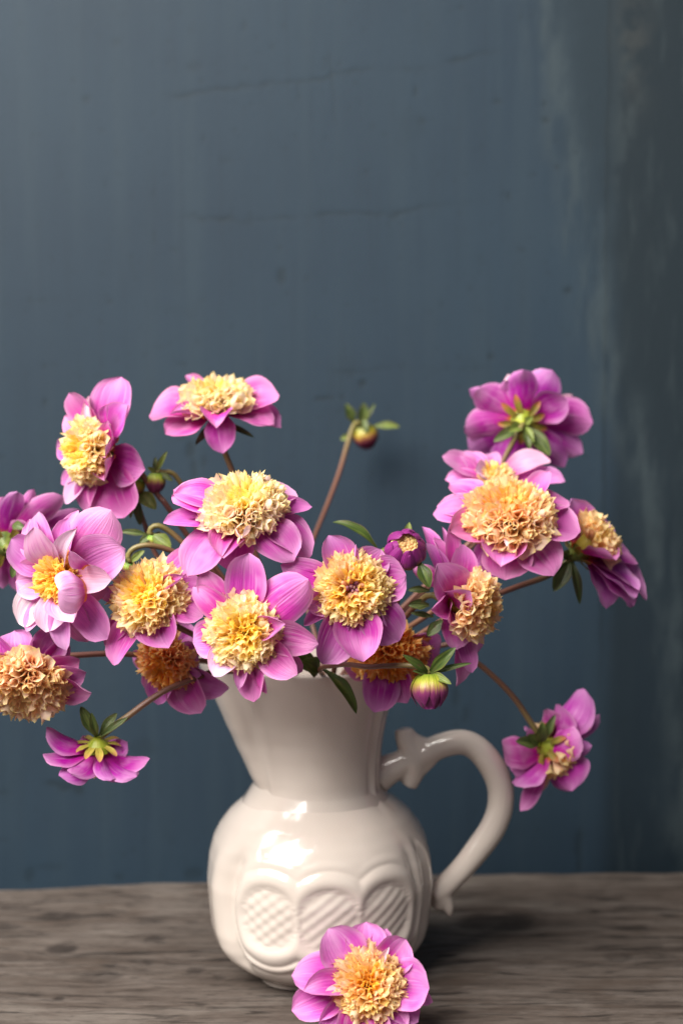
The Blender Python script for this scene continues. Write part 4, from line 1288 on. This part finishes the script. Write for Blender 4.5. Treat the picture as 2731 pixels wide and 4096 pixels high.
# ================================================================== buds and leaves
def bud(cr, cpx, Y, axis, rpx, lpx, label, sepals=(), stem=(), mouth=(0, 0), tint=(1, 1, 1), nscale=10, leaves=(), jugged=True, stem_r=0.14):
    x, y, k = cr(cpx)
    C0 = at_y(x, y, Y)
    sc = np.linalg.norm(C0 - CAM) / FPX * k
    r, ln = rpx * sc, lpx * sc
    a, e1, e2 = frame(axis)
    C = C0 - a * ln * 0.5          # where the stem joins
    root = thing('dahlia_bud', C, label, 'flower bud', 'dahlia buds among the blooms')

    def pr(t):
        return max(0.02, r * (math.sin(math.pi * (0.14 + 0.80 * t)) ** 0.75))
    v, f, uv = lathe(C, a, [(ln * t, pr(t) * 0.93) for t in np.linspace(0, 0.98, 10)])
    o = mesh_obj('core', v, f, M_BUD, root, C, uv)
    o.color = (*tint, 1)
    rs = random.Random(int(x + y))
    for i in range(nscale):
        t0 = 2 * math.pi * (i + rs.uniform(-0.2, 0.2)) / nscale
        hw = math.pi / nscale * rs.uniform(1.05, 1.35)
        off = 1.0 + (0.05 if i % 2 else 0.0)
        top = rs.uniform(0.90, 1.02)
        V = []
        for a_i in range(NV):
            tv = a_i / (NV - 1)
            wf = (1 - max(0, (tv - 0.45) / 0.55) ** 2.0) if a_i < NV - 1 else 0.04
            for j in range(NU):
                q = 2 * j / (NU - 1) - 1
                t = t0 + q * hw * wf
                rr = pr(tv * top) * off * (1 + 0.04 * (1 - q * q)) + 0.10 * r * float(sstep(0.8, 1, tv)) * rs.uniform(0.9, 1.1)
                V.append(C + a * ln * tv * top + (e1 * math.cos(t) + e2 * math.sin(t)) * rr)
        o = mesh_obj('bud_scale', V, PF, M_BUD, root, C, PUV)
        g = rs.uniform(0.85, 1.12)
        o.color = (tint[0] * g, tint[1] * g, tint[2] * g, 1)
    green_bits(root, C, C, cr, Y, sc, sepals, 'sepal')
    green_bits(root, C, None, cr, Y, sc, leaves, 'leaf')
    pts = [C]
    for q in stem:
        sx, sy, _ = cr(q[:2])
        pts.append(at_y(sx, sy, Y + (q[2] if len(q) > 2 else 0.0)))
    add_stem(root, C, stem_path(pts, mouth) if jugged else pts, stem_r)
    return root


def green_bits(root, O, base, cr, Y, sc, items, name):
    for it in items:
        tx, ty, w = it[:3]
        kw = dict(it[3]) if len(it) > 3 else {}
        p = cr((tx, ty))
        T = at_y(p[0], p[1], Y + kw.pop('dy', 0.0))
        if 'base' in kw:
            bx, by, bd = kw.pop('base')
            q = cr((bx, by))
            B = at_y(q[0], q[1], Y + bd)
        else:
            B = base
        m = kw.pop('mat', M_SEPAL)
        kw.setdefault('arch', 0.1)
        kw.setdefault('cup', 0.6)
        kw.setdefault('crease', 0.14)
        v = blade(B, T, kw.pop('n', np.array([0.0, -1.0, 0.45])), w * sc * 1.15, point=1.4, base_w=0.28, peak=0.48, wave=0.04, **kw)
        mesh_obj(name, v, PF, m, root, O, PUV)


bud(D7, (988, 1250), -12.5, (0.03, -0.16, -0.98), 126, 245, 'plump closed bud with purple tips and green sepals hanging over the jug rim',
    sepals=[(800, 992, 62, dict(dy=-.5, mat=M_LEAF)), (1172, 940, 82, dict(dy=-.6, mat=M_LEAF)), (1280, 1050, 40, dict(dy=-.2, mat=M_LEAF)), (1140, 1195, 60, dict(dy=-.9, mat=M_FRESH)), (870, 1105, 40, dict(dy=-.5, mat=M_LEAF))],
    stem=[(985, 1100, .2), (950, 1080, .2), (840, 1066, .4), (700, 1068, .9), (560, 1075, 1.6), (430, 1060, 2.4), (320, 1068, 3.6), (225, 1095, 5.5)], mouth=(0.3, -3.2), nscale=9,
    leaves=[(478, 1405, 100, dict(base=(250, 1095, 5.2), dy=4.4, mat=M_LEAF, arch=.18, n=np.array([.4, -.8, .5]))), (100, 1030, 150, dict(base=(215, 1110, 6.4), dy=5.0, mat=M_LEAF)), (30, 900, 120, dict(base=(180, 1120, 6.4), dy=5.4, mat=M_LEAF))])
bud(D3, (588, 670), 18.2, (0.25, 0.20, -0.95), 112, 220, 'lone orange-green bud on a tall bare stem against the wall', tint=(0.85, 0.72, 0.5), nscale=8,
    sepals=[(408, 370, 90, dict(dy=-.3, base=(480, 540, 0))), (572, 358, 100, dict(dy=-.6)), (672, 368, 40, dict(dy=.2)), (892, 575, 70, dict(dy=-.2, mat=M_FRESH, base=(660, 570, 0))), (362, 690, 60, dict(dy=-.6, mat=M_FRESH, base=(470, 660, -.4))), (600, 640, 60, dict(dy=-1.0, base=(560, 500, -.4)))],
    stem=[(515, 535, -.2), (470, 590, -.5), (420, 750, -1.2), (350, 990, -2.6), (250, 1260, -4.5), (125, 1570, -7.0), (0, 1900, -10.0)], mouth=(0.2, 2.4), stem_r=.165)
bud(D1, (1395, 1085), -1.5, (-0.1, 0.0, -1.0), 86, 190, 'small yellow-green bud behind the sideways dahlia', tint=(1.0, 1.25, 0.8), nscale=8,
    sepals=[(1500, 795, 50, dict(dy=-.2, mat=M_FRESH)), (1392, 850, 50, dict(dy=.2)), (1322, 940, 45, dict(dy=-.2, mat=M_FRESH)), (1550, 1060, 60, dict(dy=-.3))],
    stem=[(1420, 970, 0), (1480, 985, .2), (1530, 985, .3), (1600, 1050, .5), (1720, 1280, .8), (1850, 1700, .6)], mouth=(-2.0, 0.8))
bud(D1, (1200, 1105), -1.5, (-0.5, 0.3, -0.7), 92, 190, 'green bud tucked under a petal of the sideways dahlia', tint=(0.85, 1.0, 0.7), nscale=8,
    sepals=[(1400, 1315, 130, dict(dy=-.6, base=(1245, 1155, 0), mat=M_FRESH)), (1260, 1460, 80, dict(dy=-.3, base=(1215, 1200, 0))), (1170, 1400, 50, dict(dy=-.6, base=(1205, 1200, 0), mat=M_FRESH))],
    stem=[(1225, 1160, .1), (1235, 1240, 0), (1270, 1370, 0), (1310, 1480, -.2), (1330, 1560, -.4), (1420, 1750, -.6), (1650, 2000, -.4)], mouth=(-2.8, 0.2))
bud(D5, (1190, 425), -5, (-0.1, 0.1, -1.0), 46, 110, 'tiny green bud nodding under an arched stem with broad sepals', tint=(0.7, 1.15, 0.6), nscale=7,
    sepals=[(938, 348, 52, dict(dy=-.2, mat=M_SEPAL, base=(1160, 370, 0))), (1095, 440, 60, dict(dy=-.3)), (1342, 480, 120, dict(dy=-.6, mat=M_FRESH, base=(1200, 375, -.2))), (1280, 400, 70, dict(dy=.3))],
    stem=[(1172, 350, 0), (1195, 310, 0), (1250, 300, 0), (1340, 350, .2), (1420, 420, .3), (1490, 500, .4), (1620, 760, .8)], mouth=(-2.6, -0.4), stem_r=.15)
bud(D5, (1010, 640), -6.5, (-0.3, 0.3, -0.9), 60, 120, 'bud hidden behind the shaggy yellow dahlia, on an arched brown stem', tint=(0.7, 1.0, 0.6), nscale=7,
    sepals=[(985, 560, 60, dict(dy=-.2, mat=M_LEAF)), (1135, 495, 60, dict(dy=-.3, mat=M_FRESH)), (990, 510, 50, dict(dy=.2, mat=M_LEAF))],
    stem=[(1005, 540, 0), (1035, 490, 0), (1090, 462, 0), (1170, 452, 0), (1290, 478, .3), (1400, 530, .6), (1560, 700, 1.2)], mouth=(-2.4, -1.2), stem_r=.15)


def opening_bud():
    Y = -10
    cr = D7
    x, y, k = cr((822, 258))
    C = at_y(x, y, Y)
    sc = np.linalg.norm(C - CAM) / FPX * k
    a, e1, e2 = frame((0.10, -0.84, 0.50))
    r = 138 * sc
    root = thing('dahlia_bud', C, 'opening bud with dark purple petals cupping golden bead-like florets', 'flower bud', 'dahlia buds among the blooms')
    rs = random.Random(3)
    v, f, uv = lathe(C, a, [(-1.0 * r, .25 * r), (-.85 * r, .65 * r), (-.4 * r, .95 * r), (0, .95 * r), (.3 * r, .72 * r), (.42 * r, .3 * r), (.45 * r, .05)])
    o = mesh_obj('core', v, f, M_PURPLE, root, C, uv)
    for i in range(80):
        rho = math.sqrt((i + .5) / 80)
        t = i * math.pi * (3 - math.sqrt(5))
        rd = e1 * math.cos(t) + e2 * math.sin(t)
        b = C + a * (0.42 * r * (1 - .6 * rho * rho)) * 0.9 + rd * 0.74 * r * rho
        d = nrm(a + rd * 0.55 * rho)
        c = (0.94, 0.66, 0.30) if rho < .45 else (0.97, 0.80, 0.34)
        put_floret(FL_BUD[i % 4], b - d * .1, d, 0.36 * r, 0.85 * r, root, C, c)
    for ring, n, tipr, toph in ((0, 8, .68, .86), (1, 7, .90, .66)):
        for i in range(n):
            t = 2 * math.pi * (i + .5 * ring + rs.uniform(-.2, .2)) / n
            rd = e1 * math.cos(t) + e2 * math.sin(t)
            B = C - a * .8 * r + rd * .55 * r
            T = C + a * r * (toph + rs.uniform(-.12, .12)) + rd * r * tipr * rs.uniform(.86, 1.0)
            v = blade(B, T, -rd, .98 * r, arch=-.26, cup=.8, base_w=.7, point=1.9, curl=.25, crease=.06)
            mesh_obj('petal', v, PF, M_PURPLE, root, C, PUV)
    green_bits(root, C, C - a * .8 * r, cr, Y, sc, [(848, 66, 80, dict(dy=.6, mat=M_FRESH)), (987, 522, 100, dict(dy=-.9, base=(915, 350, -.4), mat=M_LEAF)), (648, 255, 60, dict(dy=1.0, mat=M_FRESH))], 'sepal')
    green_bits(root, C, None, cr, Y, sc, [(315, 66, 95, dict(base=(620, 250, 3.0), dy=3.2, mat=M_LEAF, arch=.14, n=np.array([0, -.5, .9])))], 'leaf')
    pts = [C - a * .9 * r]
    for q in ((800, 360, 2.0), (780, 520, 2.6), (700, 800, 3.4)):
        sx, sy, _ = cr(q[:2])
        pts.append(at_y(sx, sy, Y + q[2]))
    add_stem(root, C, stem_path(pts, (1.6, -2.4)), .15)


opening_bud()
